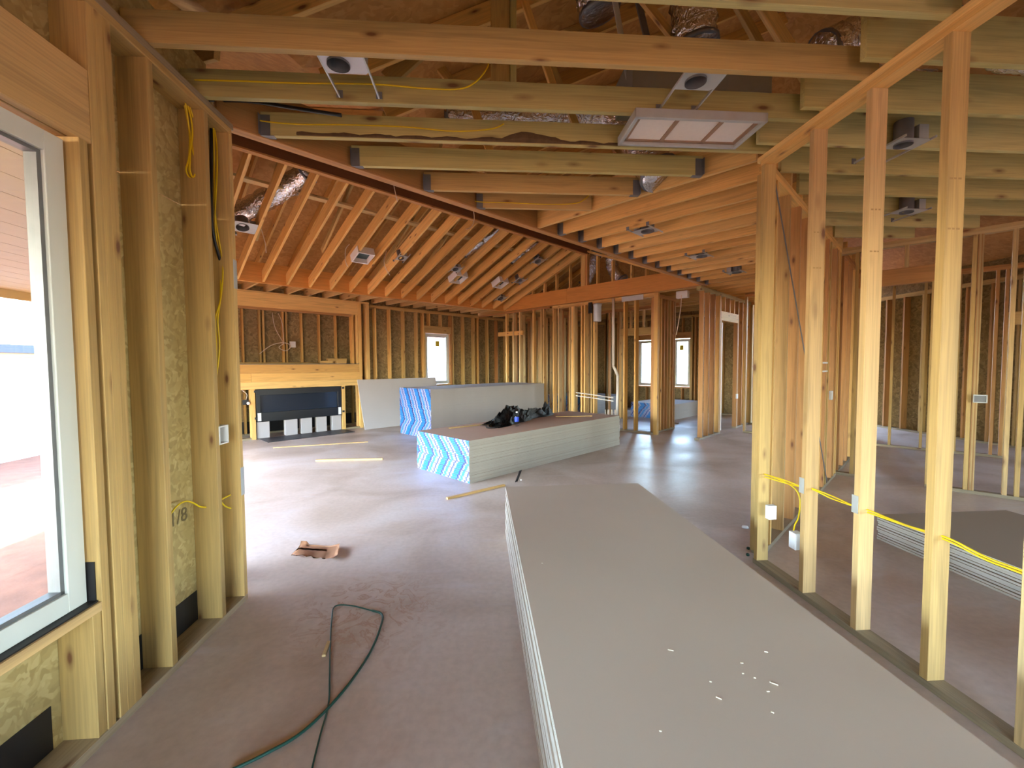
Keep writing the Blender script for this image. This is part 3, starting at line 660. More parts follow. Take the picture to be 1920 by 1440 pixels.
def ndist(x, y):
    best = 9
    n = len(FOOT)
    for i in range(n):
        a = Vector(FOOT[i]); b = Vector(FOOT[(i + 1) % n]); p = Vector((x, y)); ab = b - a
        t = max(0, min(1, (p - a).dot(ab) / ab.length_squared)); best = min(best, (a + ab * t - p).length)
    return best
bm = bmesh.new(); S = .25; vt = {}
def vget(i, j):
    if (i, j) not in vt:
        x, y = i * S, j * S; z = max(hall_z(x, y), great_z(x, y)); vt[i, j] = (bm.verts.new((x, y, z)), bm.verts.new((x, y, z + .03)))
    return vt[i, j]
cells = set()
for i in range(-36, 52):
    for j in range(-22, 82):
        x, y = (i + .5) * S, (j + .5) * S
        if inside(x, y) or ndist(x, y) < .45: cells.add((i, j))
for (i, j) in cells:
    q = [vget(i, j), vget(i + 1, j), vget(i + 1, j + 1), vget(i, j + 1)]
    bm.faces.new([v[0] for v in q][::-1]); bm.faces.new([v[1] for v in q])
    for a, (di, dj) in enumerate(((0, -1), (1, 0), (0, 1), (-1, 0))):
        if (i + di, j + dj) not in cells:
            A, B = q[a], q[(a + 1) % 4]; bm.faces.new((A[0], B[0], B[1], A[1]))
meshobj('roof_deck', bm, M_DECK, R)
# rafters
y = YF + .5
while y < 9:
    a = -1.8
    while a < 3.6 and great_z(a, y) > hall_z(a, y) - .02: a += .1
    if a < 3.2: beam('roof_rafter', M_FIR, (a, y, hall_z(a, y) - .08), (3.7, y, hall_z(3.7, y) - .08) if hall_z(3.7, y) >= 3.3 + .44 * 5.59 else (3.0, y, hall_z(3.0, y) - .08), .038, .14, R) if y > 1.2 else None
    y += .61
u = .7
while u < 12.5:
    beam('roof_rafter', M_FIR, G.p(u, 10.4, 3.36 + .44 * .3 - .085), G.p(u, 6.65, 3.36 + .44 * 4.05 - .085), .038, .14, R)
    if u < 9: beam('roof_rafter', M_PINE2, G.p(u, 3.5, 3.5 + .44 * .6 - .085), G.p(u, 6.4, 3.5 + .44 * 3.5 - .085), .038, .14, R)
    u += .61
# attic bracing seen between the joists
for (a, b, Y, w, h, mm) in (((726, 150), (905, -10), 3.3, .12, .038, M_PINE2), ((800, 95), (850, 160), 3.7, .07, .038, M_FIR), ((938, 160), (938, -60), 2.68, .115, .038, M_PINE2), ((962, 160), (962, -60), 2.66, .038, .05, M_GREEN),
                        ((975, -20), (1040, 170), 3.2, .05, .038, M_FIR), ((1000, 40), (1090, 260), 3.9, .06, .038, M_PINE2), ((1190, -20), (1262, 70), 3.0, .05, .038, M_FIR), ((1372, -10), (1425, 85), 3.1, .06, .038, M_PINE2),
                        ((1418, -10), (1560, 225), 2.85, .09, .038, M_FIR), ((700, 215), (860, 145), 4.6, .06, .038, M_PINE2), ((890, 205), (925, 340), 3.6, .06, .038, M_FIR), ((1090, 200), (1190, 320), 4.4, .08, .038, M_RED), ((1094, -10), (1094, 60), 4.0, .04, .04, M_FIR)):
    pa, pb = atY(*a, Y), atY(*b, Y)
    for q in (pa, pb): q.z = max(q.z, 3.22)
    beam('attic_brace', mm, pa, pb, h, w, R, upv=Vector((0, 1, 0)).cross((pb - pa).normalized()))
# end walls closing the gable over the great room's left side
bm = bmesh.new(); pr = [(3.2, 3.2), (10.6, 3.2), (10.6, 3.36), (6.65, 5.05), (3.2, 3.6)]
A = [bm.verts.new(G.p(.46, w, z)) for w, z in pr]; B = [bm.verts.new(G.p(.48, w, z)) for w, z in pr]
bm.faces.new(A); bm.faces.new(B[::-1])
for i in range(5): bm.faces.new((A[i], A[(i + 1) % 5], B[(i + 1) % 5], B[i]))
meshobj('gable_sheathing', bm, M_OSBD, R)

# ------------------------------------------------------------------ drywall stacks
def stack(name, label, fr, x0, x1, y0, y1, z0, z1, n, endm, top, jit=.004, group=None, edge=M_EDGE, gap=.93):
    T = thing(name, label, 'drywall stack', tuple(fr.p((x0 + x1) / 2, (y0 + y1) / 2, z0)), group)
    h = (z1 - z0) / n
    bm = bmesh.new(); bmesh.ops.create_cube(bm, size=1, matrix=Matrix.Diagonal((x1 - x0, y1 - y0, h * gap, 1)))
    for f in bm.faces:
        f.material_index = 1 if abs(f.normal.x) > .9 else (2 if abs(f.normal.z) > .9 else 0)
    me = bpy.data.meshes.new('sheet'); bm.to_mesh(me); bm.free()
    for q in (edge, endm, top): me.materials.append(q)
    for i in range(n):
        dx, dy = random.uniform(-jit, jit) * 1.6, random.uniform(-jit, jit)
        if i % 2: dx, dy = ldx, ldy + random.uniform(-.001, .001)
        ldx, ldy = dx, dy
        if i == n - 1: dx = dy = 0
        link('sheet', me, T, mat4(fr.x, fr.y, ZV, fr.p((x0 + x1) / 2 + dx, (y0 + y1) / 2 + dy, z0 + (i + .5) * h)))
    return T
stack('drywall_stack', 'long brown-topped drywall stack in the foreground beside the open stud wall', H, .214, 1.434, .10, 3.76, 0, .435, 34, M_EDGE, M_PAPERB, .003, edge=plain('edge_lit', (224, 222, 212), .85, noise=.04, nscale=5))  # paler sheet edges: light from the left is put into their colour
FS = Fr(*gp(3.43, 4.22), GA)
stack('drywall_stack', 'low drywall stack with blue zigzag end tape holding a bottle and black plastic', FS, 0, 3.66, 0, 1.22, .0, .555, 44, M_TAPEF, plain('face_paper_pink', (178, 150, 132), .75, noise=.05, nscale=2), .004, edge=plain('edge_shaded', (170, 164, 150), .85, noise=.05, nscale=5))  # duller sheet edges: shade on the long side is put into their colour
stack('drywall_stack', 'tall drywall stack with blue striped end tape behind the low stack', G, 4.96, 8.52, 7.33, 8.55, 0, 1.03, 80, M_TAPEB, M_PAPERG, .004, edge=plain('edge_grey', (164, 160, 156), .85, noise=.05, nscale=4))
stack('drywall_stack', 'short drywall stack on the floor of the right room behind the studs', H, 3.42, 4.64, -.26, 3.38, 0, .215, 11, M_EDGE, plain('paper_brown', (140, 122, 100), .8), .006, gap=.8, edge=plain('edge_white', (206, 208, 214), .8))
stack('drywall_stack', 'drywall stack with blue ends far down the corridor in the rear room', G, 11.2, 12.9, 5.0, 6.3, 0, .42, 20, M_TAPEB, M_PAPERG)
stack('drywall_stack', 'drywall stack in the rear room seen past the white drain pipe', G, 11.0, 12.8, 7.4, 9.6, 0, .5, 24, M_TAPEB, M_PAPERG)
# leaning panels
a = [G.p(4.63, 9.60, 0), G.p(6.9, 9.60, 0), G.p(6.9, 9.95, 1.185), G.p(4.63, 9.95, 1.185)]
nn = (a[1] - a[0]).cross(a[3] - a[0]).normalized() * .026
bm = bmesh.new(); A = [bm.verts.new(p) for p in a]; B = [bm.verts.new(p - nn) for p in a]
bm.faces.new(A); bm.faces.new(B[::-1])
for i in range(4): bm.faces.new((A[i], A[(i + 1) % 4], B[(i + 1) % 4], B[i]))
q = meshobj('drywall_sheet', bm, M_PAPERG); tag(q, 'grey drywall panel leaning against the wall right of the fireplace', 'drywall')
q.location = (0, 0, 0)

# ------------------------------------------------------------------ things on the floor and stacks
def strip(lb, p, q, w, h, z=0, mm=M_PINE, nm='wood_strip'):
    a, b = Vector((p.x, p.y, z + h / 2)), Vector((q.x, q.y, z + h / 2)); o = beam(nm, mm, a, b, w, h); tag(o, lb, 'wood strip'); return o
strip('thin pale wood strip on the floor in front of the hearth', atz(512, 840, 0), atz(690, 829, 0), .03, .015)
strip('pale wood stick on the floor between hearth and drywall stacks', atz(592, 865, 0), atz(718, 862, 0), .035, .03)
strip('long wood lath on the floor by the front drywall stack corner', atz(838, 936, 0), atz(946, 911, 0), .04, .02, 0, M_FIR)
strip('narrow wood lath lying on the low drywall stack left of the black plastic', atz(842, 803, .56), atz(925, 794, .56), .035, .012, .556, M_PINE2)
strip('narrow wood lath at the far end on the low drywall stack', atz(1042, 781, .56), atz(1110, 780, .56), .035, .012, .556, M_RED)
strip('small wood shim on the floor beside the green hose', atz(607, 1232, 0), atz(617, 1205, 0), .02, .012, 0, M_PINE)
# black strap by the foreground stack
T = thing('pry_bar', 'black flat bar with white end leaning behind the foreground stack', 'tool', tuple(atz(970, 906, 0)))
bb = atz(968, 904, 0); tt = atY(976, 882, bb.y - .05); beam('blade', M_BLKM, bb + Vector((0, 0, .004)), tt, .05, .008, T)
q = lathe('knob', [(.008, 0), (.012, .008), (.008, .018)], M_PLAST, T, Matrix.Translation(atz(977, 901, .02)))
# cardboard
bm = bmesh.new(); c0 = atz(545, 1043, 0); ex = (atz(632, 1050, 0) - c0); ey = (atz(565, 1022, 0) - c0)
NX, NY = 14, 7; vv = {}
for i in range(NX + 1):
    for j in range(NY + 1):
        s, t = i / NX, j / NY
        edge = .07 * math.sin(i * 2.3) * (1 - t) + .03 * random.uniform(-1, 1) * (t < .1)
        z = .006 + .028 * max(0, s - .75) * 4 * s * (1 if t > .3 else .6) + .035 * max(0, t - .8) * 5 * (.15 if s > .2 else .9) + .012 * math.sin(s * 7) * (t < .5)
        p = c0 + ex * s * (1 - .12 * t) + ey * (t + edge) + Vector((0, 0, abs(z))); vv[i, j] = bm.verts.new(p)
for i in range(NX):
    for j in range(NY): bm.faces.new((vv[i, j], vv[i + 1, j], vv[i + 1, j + 1], vv[i, j + 1]))
r = bmesh.ops.solidify(bm, geom=bm.faces[:], thickness=.003)
q = meshobj('cardboard_scrap', bm, M_KRAFT, None, True); tag(q, 'torn curled piece of brown cardboard on the concrete floor', 'cardboard')
# green hose loop
hp = [(430, 1446), (500, 1412), (570, 1370), (640, 1300), (690, 1230), (712, 1180), (716, 1152), (690, 1143), (655, 1135), (628, 1137), (622, 1160), (619, 1210), (618, 1270), (616, 1320), (600, 1380), (584, 1446), (575, 1500)]
P_ = [atz(x, y, .008) for x, y in hp]
def rf(t): return 1.0 if t < .42 else .62
q = tube('garden_cord', P_, .0065, M_GRN, None, 6, 8, rf); tag(q, 'dark green cord looped on the floor in the foreground', 'cord')
# bottle
bp = atz(969, 799, .556); T = thing('water_bottle', 'clear water bottle with blue label on the low drywall stack', 'bottle', tuple(bp))
MB_ = Matrix.Translation(bp)
lathe('bottle_body', [(.02, 0), (.034, .003), (.035, .03), (.032, .05), (.035, .07), (.035, .15), (.03, .175), (.016, .2), (.013, .215)], M_BOTG, T, MB_)
lathe('paper_label', [(.0355, .075), (.0358, .08), (.0358, .14), (.0355, .145)], M_BLUE, T, MB_, cap=False); lathe('cap', [(.015, .213), (.016, .216), (.016, .232), (.013, .235)], M_PLAST, T, MB_)
# black plastic film heap
bm = bmesh.new(); b0 = atz(930, 800, .56); b1 = atz(1036, 778, .56); NX, NY = 60, 22; vv = {}
ax = (b1 - b0); ax.z = 0; wd = ZV.cross(ax.normalized())
from mathutils import noise
for i in range(NX + 1):
    for j in range(NY + 1):
        s, t = i / NX, j / NY * 2 - 1
        w = .14 + .06 * math.sin(s * 5 + 1) + .03 * math.sin(s * 17)
        hgt = 1.45 * (.02 + .15 * math.exp(-((s - .27) / .13) ** 2) + .10 * math.exp(-((s - .5) / .15) ** 2) + .07 * math.exp(-((s - .75) / .12) ** 2) + .13 * math.exp(-((s - .95) / .06) ** 2)) * (1 - t * t)
        nz = noise.noise(Vector((s * 14, t * 3, .3))) * .06 + noise.noise(Vector((s * 40, t * 9, 2))) * .03
        p = b0 + ax * (s * 1.06 - .03 + .02 * math.sin(t * 9 + s * 30)) + wd * (t * w + .1) + Vector((0, 0, max(0, hgt * (1 + nz * 6) + nz * (1 - t * t) * .6)))
        p.z = .558 + max(0.0, p.z - b0.z); vv[i, j] = bm.verts.new(p)
for i in range(NX):
    for j in range(NY): bm.faces.new((vv[i, j], vv[i + 1, j], vv[i + 1, j + 1], vv[i, j + 1]))
bmesh.ops.solidify(bm, geom=bm.faces[:], thickness=.002)
q = meshobj('plastic_sheet', bm, M_BAG, None, False); tag(q, 'crumpled black plastic sheet lying on the low drywall stack', 'plastic')
tl = [atz(x, y, .56) for x, y in ((937, 801), (925, 803), (914, 803), (911, 800))]
q2 = tube('plastic_tail', [p + Vector((0, 0, .012)) for p in tl], .012, M_BAG, q)
# chips on the foreground stack
cg = [(1252, 1218, 14), (1433, 1222, 8), (1388, 1243, 7), (1443, 1279, 14), (1437, 1297, 7), (1342, 1307, 10), (1330, 1278, 4), (1413, 1271, 4), (1391, 1263, 4), (1445, 1335, 5), (1015, 1056, 6), (1236, 1371, 4)]
CL = ['farthest of the two long white gypsum slivers', 'small crumb farthest right near the sliver pair', 'crumb just left of the right-hand crumb cluster', 'long slanting white sliver in the middle of the crumb cluster', 'round white crumb just below the slanting sliver', 'long white sliver lowest on the left of the cluster', 'tiny crumb just above the low left sliver', 'tiny crumb at the centre of the cluster', 'tiny crumb left of the cluster centre', 'round crumb lowest under the cluster', 'lone white crumb near the far left edge', 'lone crumb nearest the camera, left of the cluster']
for i, (x, y, s) in enumerate(cg):
    p = atz(x, y, .4355); o = beam('gypsum_crumb', M_CHIP, p, p + Vector((s * .0012, -s * .0012 * random.random(), 0)) + Vector((.002, 0, 0)), .004, .003); o.location.z = .4366
    tag(o, CL[i] + ' on the foreground stack', 'crumb', 'gypsum crumbs on the foreground stack')
# litter by the corner stud
for i, (x, y, mm, nm, lb, c) in enumerate(((1397, 990, M_PLAST, 'plastic_wrapper', 'crumpled clear wrapper on the floor by the corner stud', 'wrapper'), (1403, 1030, M_GRN, 'bottle_cap', 'small dark green cap by the corner stud base', 'cap'), (1402, 1042, M_GRN, 'bottle_cap', 'small bright green cap nearest the foreground stack', 'cap'))):
    p = atz(x, y, 0); r_ = .03 if i == 0 else .014
    o = lathe(nm, [(r_ * .7, 0), (r_, .004), (r_ * .9, .016), (r_ * .5, .02)], mm, None, Matrix.Translation(p), 9); tag(o, lb, c)

# ------------------------------------------------------------------ electrical
def cable(nm, lb, pts, mm=M_YEL, r=.0045, cat='cable', extra=(), group=None):
    T = thing(nm, lb, cat, tuple(pts[0]), group); tube('cable', pts, r, mm, T)
    for e in extra: tube('cable', e, r, mm, T)
    return T
wx = XR + .045
base = [(1433, 889), (1470, 900), (1502, 912), (1520, 915), (1560, 930), (1600, 948), (1622, 954), (1700, 985), (1775, 1008), (1850, 1045), (1935, 1078), (2060, 1140)]
c1 = [atX(x, y, wx) for x, y in base]; c2 = [atX(x, y + (5 if 20 < x % 100 < 90 else 1), wx + .004) for x, y in base]
c3 = [atX(x, y, wx) for x, y in ((1433, 889), (1468, 902), (1492, 918), (1500, 940), (1497, 970), (1490, 985), (1487, 1002))]
cable('yellow_cable', 'yellow cables running through the stud holes of the right wall', c1, extra=[c2, c3])
def coil(lb, pts, n=3):
    ex = []
    for i in range(n): ex.append([Vector(p) + Vector((.012 * math.sin(i * 2 + j), .012 * math.cos(i * 3 + j), 0)) for j, p in enumerate(pts)])
    return cable('yellow_cable', lb, ex[0], extra=ex[1:])
xw = XL - .07
coil('folded bundle of yellow cable stapled between the second and third studs left', [atX(x, y, xw) for x, y in ((344, 182), (352, 215), (358, 255), (356, 300), (354, 320), (360, 332), (366, 318), (362, 280), (360, 230), (352, 190))])
coil('yellow and black cables hanging in the narrow bay beside the last left stud', [atX(x, y, xw) for x, y in ((399, 235), (402, 275), (404, 330), (405, 400), (410, 450), (416, 500), (412, 560), (404, 600), (408, 650), (406, 705), (400, 735))], 2)
tube_b = [atX(x, y, xw - .01) for x, y in ((396, 225), (396, 290), (396, 380), (400, 440), (418, 505))]
cable('black_cable', 'black cable hanging behind the yellow one in the last left bay', tube_b, M_BLKM, .009)
cable('yellow_cable', 'yellow cable arching between the studs low on the left wall', [atX(x, y, xw) for x, y in ((318, 966), (333, 948), (348, 940), (362, 943), (375, 950), (390, 951))])
cable('yellow_cable', 'yellow cable pair crossing at the last left stud low down', [atX(x, y, xw + .02) for x, y in ((413, 938), (422, 933), (432, 928))], extra=[[atX(x, y, xw + .02) for x, y in ((413, 939), (422, 949), (433, 953))]])
yj = 2.58
cable('yellow_cable', 'yellow cable along the second ceiling joist', [atY(x, y, 2.575) for x, y in ((365, 150), (450, 152), (560, 156), (700, 158), (800, 166), (860, 167), (890, 155), (912, 130), (917, 112))])
cable('yellow_cable', 'yellow cable sagging along the knotty third joist', [atY(x, y, 2.975) for x, y in ((417, 206), (480, 225), (560, 233), (650, 234), (760, 238), (850, 246), (920, 242), (945, 232))])
cable('yellow_cable', 'yellow cable looping under the short last joist', [atY(x, y, 4.18) for x, y in ((860, 368), (895, 378), (950, 380), (1030, 383), (1080, 381), (1098, 372), (1106, 364))])
cable('black_tube', 'black tube crossing between the second and third ceiling joists', [atY(x, y, 2.85) for x, y in ((392, 187), (470, 190), (560, 204), (640, 216))], M_BLKM, .012)
cable('black_tube', 'black tube in the attic above the left ceiling joists', [atY(x, y, 3.2) for x, y in ((290, -6), (340, 4), (390, 18), (435, 29))], M_BLKM, .014)
cable('yellow_cable', 'yellow cable under the olive joists of the right room', [atz(x, y, 3.1) for x, y in ((1745, 275), (1780, 280), (1830, 284), (1920, 282))])
for i, (pts, lb) in enumerate(((((735, 330), (740, 355), (745, 378)), 'short white cable end below the ridge beam at its left'), (((888, 395), (889, 412), (884, 425), (874, 430)), 'curled white cable end below the ridge beam middle'))):
    cable('white_cable', lb, [atW(x, y, 5.85) for x, y in pts], M_WIREW, .007)
for i, (pts, lb) in enumerate(((((655, 458), (648, 468), (648, 490), (652, 500)), 'white cable hanging beside the left square vault light'), (((725, 470), (720, 490), (724, 505), (731, 516)), 'white cable hanging beside the small round vault light'), (((490, 430), (497, 455), (499, 474)), 'white cable hanging from the left vault rafters'))):
    cable('white_cable', lb, [atn(x, y, G.y, 7.6) for x, y in pts], M_WIREW, .007)
# boxes and plates
def ebox(lb, c, fx, fy, w=.06, h=.1, d=.04, mm=M_PLAST):
    T = thing('electrical_box', lb, 'electrical box', tuple(c)); fr = Fr(c.x, c.y, math.atan2(fx.y, fx.x))
    for (a, b, e, f) in ((-w, -w + .008, -h, h), (w - .008, w, -h, h), (-w, w, -h, -h + .008), (-w, w, h - .008, h)):
        box('box_side', mm, fr, a / 2 * 1.0 if 0 else a, b, 0, d, c.z + e, c.z + f, T, 0)
    box('box_back', M_GREY, fr, -w, w, d - .005, d, c.z - h, c.z + h, T, 0)
    return T
ebox('white double outlet box on the last stud of the left wall', atX(419, 815, XL) + Vector((0.004, 0, 0)), Vector((0, 1, 0)), None, .045, .055, .05)
for (x, y, lb, w, h) in ((1490, 1013, 'white outlet box at the first stud behind the corner, low down', .03, .055), (1443, 960, 'white outlet box on the corner stud', .02, .05)):
    c = atX(x, y, XR + .02); o = box('electrical_box', M_PLAST, H, c.x - .02, c.x + .04, c.y - w, c.y + w, c.z - h, c.z + h); tag(o, lb, 'electrical box')
for (x, y, lb) in ((1503, 910, 'galvanised nail plate on the second stud of the right wall'), (1603, 945, 'galvanised nail plate on the third stud of the right wall')):
    c = atX(x, y, XR - .001); o = box('nail_plate', M_GALV, H, XR - .003, XR - .0005, c.y - .038 + .017, c.y + .02, c.z - .05, c.z + .05); tag(o, lb, 'nail plate')
o = box('nail_plate', M_GALV, H, XL + .0005, XL + .003, 2.812, 2.85, .70, .88); tag(o, 'galvanised nail plate low on the last left stud', 'nail plate')
o = box('nail_plate', M_GALV, H, XL + .0005, XL + .003, 2.812, 2.85, 2.02, 2.2); tag(o, 'galvanised nail plate high on the last left stud', 'nail plate')
for i, (x, y, w) in enumerate(((1848, 748, 0),)):
    c = atU(1838, 748, 7.1); ebox('black outlet box on the far wall of the right room', Vector((c.x, c.y, c.z)), -G.y, None, .055, .045, .04, M_GALV)
for (x, y, lb) in ((1557, 741, 'white switch box on the orange side wall'), (1383, 743, 'white switch box by the corridor doorway')):
    c = atW(x, y, .92 if x > 1500 else 3.28); o = box('electrical_box', M_PLAST, G, *(lambda q: (q - .04, q + .04))(G.x.dot(c)), *((.90, .929) if x > 1500 else (3.28, 3.309)), c.z - .055, c.z + .055); tag(o, lb, 'electrical box')
for z in (1.52, 1.42):
    o = box('cable_staple', M_PLAST, G, 5.95, 6.25, .922, .929, z, z + .02); tag(o, 'white cable staple on the side wall, the %s of two' % ('upper' if z > 1.5 else 'lower'), 'staple')

# recessed lights
def plate_mesh(w, h, cx, r):
    bm = bmesh.new(); n = 32; ci = []; ou = []
    for j in range(n):
        a = 2 * math.pi * j / n; c, s = math.cos(a), math.sin(a); ci.append((cx + r * c, r * s))
        k = 1e9
        if c > 1e-6: k = min(k, (w / 2 - cx) / c)
        if c < -1e-6: k = min(k, (-w / 2 - cx) / c)
        if s > 1e-6: k = min(k, h / 2 / s)
        if s < -1e-6: k = min(k, -h / 2 / s)
        ou.append((cx + k * c, k * s))
    for z in (0, .002):
        I = [bm.verts.new((x, y, z)) for x, y in ci]; O = [bm.verts.new((x, y, z)) for x, y in ou]
        for j in range(n): bm.faces.new((I[j], I[(j + 1) % n], O[(j + 1) % n], O[j]))
    return bm
def can_light(lb, c, fx, nrm, w=.23, h=.15, bars=True, group=None, mark=None, bl=.42, up_=0.0, pm=None, bar0=-.1):
    """c centre, fx = plate's long direction, nrm = up direction; bars span the joist gap along fy"""
    fx = fx.normalized(); nrm = nrm.normalized(); fy = nrm.cross(fx).normalized(); fx = fy.cross(nrm)
    M = mat4(fx, fy, nrm, c); T = thing('recessed_light', lb, 'recessed light', tuple(c), group)
    meshobj('mounting_plate', plate_mesh(w, h, -w * .12, h * .36), pm or M_GALV, T, False, M)
    r = h * .36; Mc = M @ Matrix.Translation((-w * .12, 0, 0))
    lathe('can_housing', [(r, -.012), (r * 1.0, .15), (r * .98, .152)], M_GREY, T, Mc, 28, False)
    lathe('can_top', [(r * .98, 0), (r * .98, .004)], M_GREY, T, Mc @ Matrix.Translation((0, 0, .148)), 28)
    fr_ = [(-.03, -.025, .03, .025)]
    bm = bmesh.new(); bmesh.ops.create_cube(bm, size=1, matrix=Matrix.Diagonal((r * 1.1, r * .8, .01, 1)) @ Matrix.Rotation(.2, 4, 'Z')); meshobj('rating_label', bm, mark or M_PLAST, T, False, Mc @ Matrix.Translation((0, .01, .06)))
    if bars:
        for sx in (-1, 1):
            bm = bmesh.new(); bmesh.ops.create_cube(bm, size=1, matrix=Matrix.Translation((sx * w / 2, bar0 + bl / 2 * 1.0, .006)) @ Matrix.Diagonal((.008, bl, .014, 1))); meshobj('hanger_bar', bm, M_GALV, T, False, M)
            bm = bmesh.new(); bmesh.ops.create_cube(bm, size=1, matrix=Matrix.Translation((sx * w / 2, bar0 + bl, .02)) @ Matrix.Diagonal((.035, .003, .04, 1))); meshobj('bar_end', bm, M_GREY, T, False, M)
    bm = bmesh.new(); bmesh.ops.create_cube(bm, size=1, matrix=Matrix.Translation((w * .33, 0, .06)) @ Matrix.Diagonal((.07, .1, .1, 1))); meshobj('junction_box', bm, M_GALV, T, False, M)
    return T
X1, Y1 = Vector((1, 0, 0)), Vector((0, 1, 0))
can_light('white plated recessed light between the first and second joists left of centre', Vector((-.675, 2.275, 3.056)), X1, ZV, .22, .155, pm=plain('white_plate', (206, 206, 214), .45), bl=.34, bar0=-.06)
can_light('silver recessed light with orange mark above the air filter', Vector((1.20, 2.285, 3.056)), X1, ZV, .22, .155, mark=M_ORNG, bl=.34, bar0=-.06)
can_light('recessed light under the olive joists, nearest the hall studs', atz(1700, 270, 3.04), X1, ZV, .22, .15, bl=.4)
can_light('recessed light deeper among the olive joists of the right room', atz(1705, 397, 3.04), X1, ZV, .26, .16, bl=.4)
for (x, y, lb) in ((1210, 434, 'nearest recessed light among the orange joists'), (1312, 481, 'middle recessed light among the orange joists'), (1378, 511, 'farthest recessed light among the orange joists')):
    can_light(lb, atz(x, y, 3.03), G.y, ZV, .24, .2, bl=.36, bar0=-.18)
RN = (G.y * SL + ZV).normalized(); RD = (-G.y + ZV * SL).normalized()
def onraf(x, y, d=0.0):
    n = G.y * SL + ZV; c = SL * 8.72 + 3.05 - d; dd = ray(x, y); return Vector((0, 0, EYE)) + dd * ((c - EYE) / (n.dot(dd)))
for (x, y, lb, s) in ((460, 427, 'recessed light with long metal rail at the left of the vault', .3), (754, 484, 'small round recessed light between vault rafters left of centre', .2), (856, 505, 'round recessed light just above the middle square vault light', .22), (1010, 490, 'highest recessed light near the gable end of the vault', .26), (975, 527, 'middle recessed light near the gable end of the vault', .26), (940, 560, 'lowest recessed light near the gable end of the vault', .26)):
    can_light(lb, onraf(x, y, .0), G.x, RN, s, s * .8, bl=.3, bar0=-.15, bars=s < .29)
o = beam('metal_rail', M_GALV, onraf(428, 436), onraf(444, 438), .03, .05, upv=RN); tag(o, 'long shiny metal rail beside the leftmost vault light', 'rail')
def square_light(lb, x, y, s=.3):
    c = onraf(x, y, .02); T = thing('square_light', lb, 'square light', tuple(c), None); fx = G.x; fy = RN.cross(fx); M = mat4(fx, fy, RN, c)
    h = s / 2
    for (cx_, cy_, lx, ly) in ((-h, 0, .02, s + .02), (h, 0, .02, s + .02), (0, -h, s, .02), (0, h, s, .02)):
        bm = bmesh.new(); bmesh.ops.create_cube(bm, size=1, matrix=Matrix.Translation((cx_, cy_, .06)) @ Matrix.Diagonal((lx, ly, .14, 1))); meshobj('housing_side', bm, M_PLAST, T, False, M)
    bm = bmesh.new(); bmesh.ops.create_cube(bm, size=1, matrix=Matrix.Translation((0, 0, .09)) @ Matrix.Diagonal((s, s, .01, 1))); meshobj('housing_back', bm, plain('dark_teal', (60, 76, 76), .5), T, False, M)
    lathe('collar', [(.06, .13), (.06, .2)], M_GALV, T, M, 16)
square_light('leftmost square speaker housing hanging below the vault rafters', 681, 484)
square_light('middle square speaker housing hanging below the vault rafters', 860, 524, .3)
square_light('rightmost square speaker housing hanging below the vault rafters', 939, 534, .28)

# air filter box
T = thing('air_return_filter', 'framed white air filter box hanging under the joists at the right', 'air filter', (1.4, 2.8, 3.0))
fz = 2.985; A_, B_, C_, D_ = (1.0, 2.62), (1.80, 2.62), (1.80, 2.985), (1.02, 2.985)
A_ = atz(1192, 219, fz); B_ = atz(1437, 232, fz); C_ = atz(1362, 288, fz); D_ = atz(1173, 274, fz)
fa = math.atan2(B_.y - A_.y, B_.x - A_.x); FFI = Fr(A_.x, A_.y, 0); fw_, fd_ = .82, D_.y - A_.y
box('filter_frame', M_GALV, FFI, 0, fw_, 0, .025, fz, fz + .055, T); box('filter_frame', M_GALV, FFI, 0, fw_, fd_ - .025, fd_, fz, fz + .055, T)
box('filter_frame', M_GALV, FFI, 0, .025, 0, fd_, fz, fz + .055, T); box('filter_frame', M_GALV, FFI, fw_ - .025, fw_, 0, fd_, fz, fz + .055, T)
box('filter_media', M_FILT, FFI, .025, fw_ - .025, .025, fd_ - .025, fz + .025, fz + .04, T, 0)
tpm = plain('filter_tape', (150, 122, 98), .7)
for a, b in ((.27, .295), (.55, .575)): box('cardboard_rib', tpm, FFI, a, b, .025, fd_ - .025, fz + .018, fz + .025, T, 0)
for a, b, c, d in ((.025, .05, .025, fd_ - .025), (fw_ - .05, fw_ - .025, .025, fd_ - .025), (.05, fw_ - .05, .025, .045), (.05, fw_ - .05, fd_ - .045, fd_ - .025)): box('cardboard_rib', tpm, FFI, a, b, c, d, fz + .018, fz + .025, T, 0)
# metal plenum above
T2 = thing('duct_plenum', 'grey sheet metal duct box above the joists at the right', 'duct', (1.35, 2.75, 3.2))
box('duct_body', plain('duct_metal', (140, 142, 134), .45, .5, noise=.2, nscale=3), H, .95, 1.85, 2.63, 2.97, 3.22, 3.45, T2)
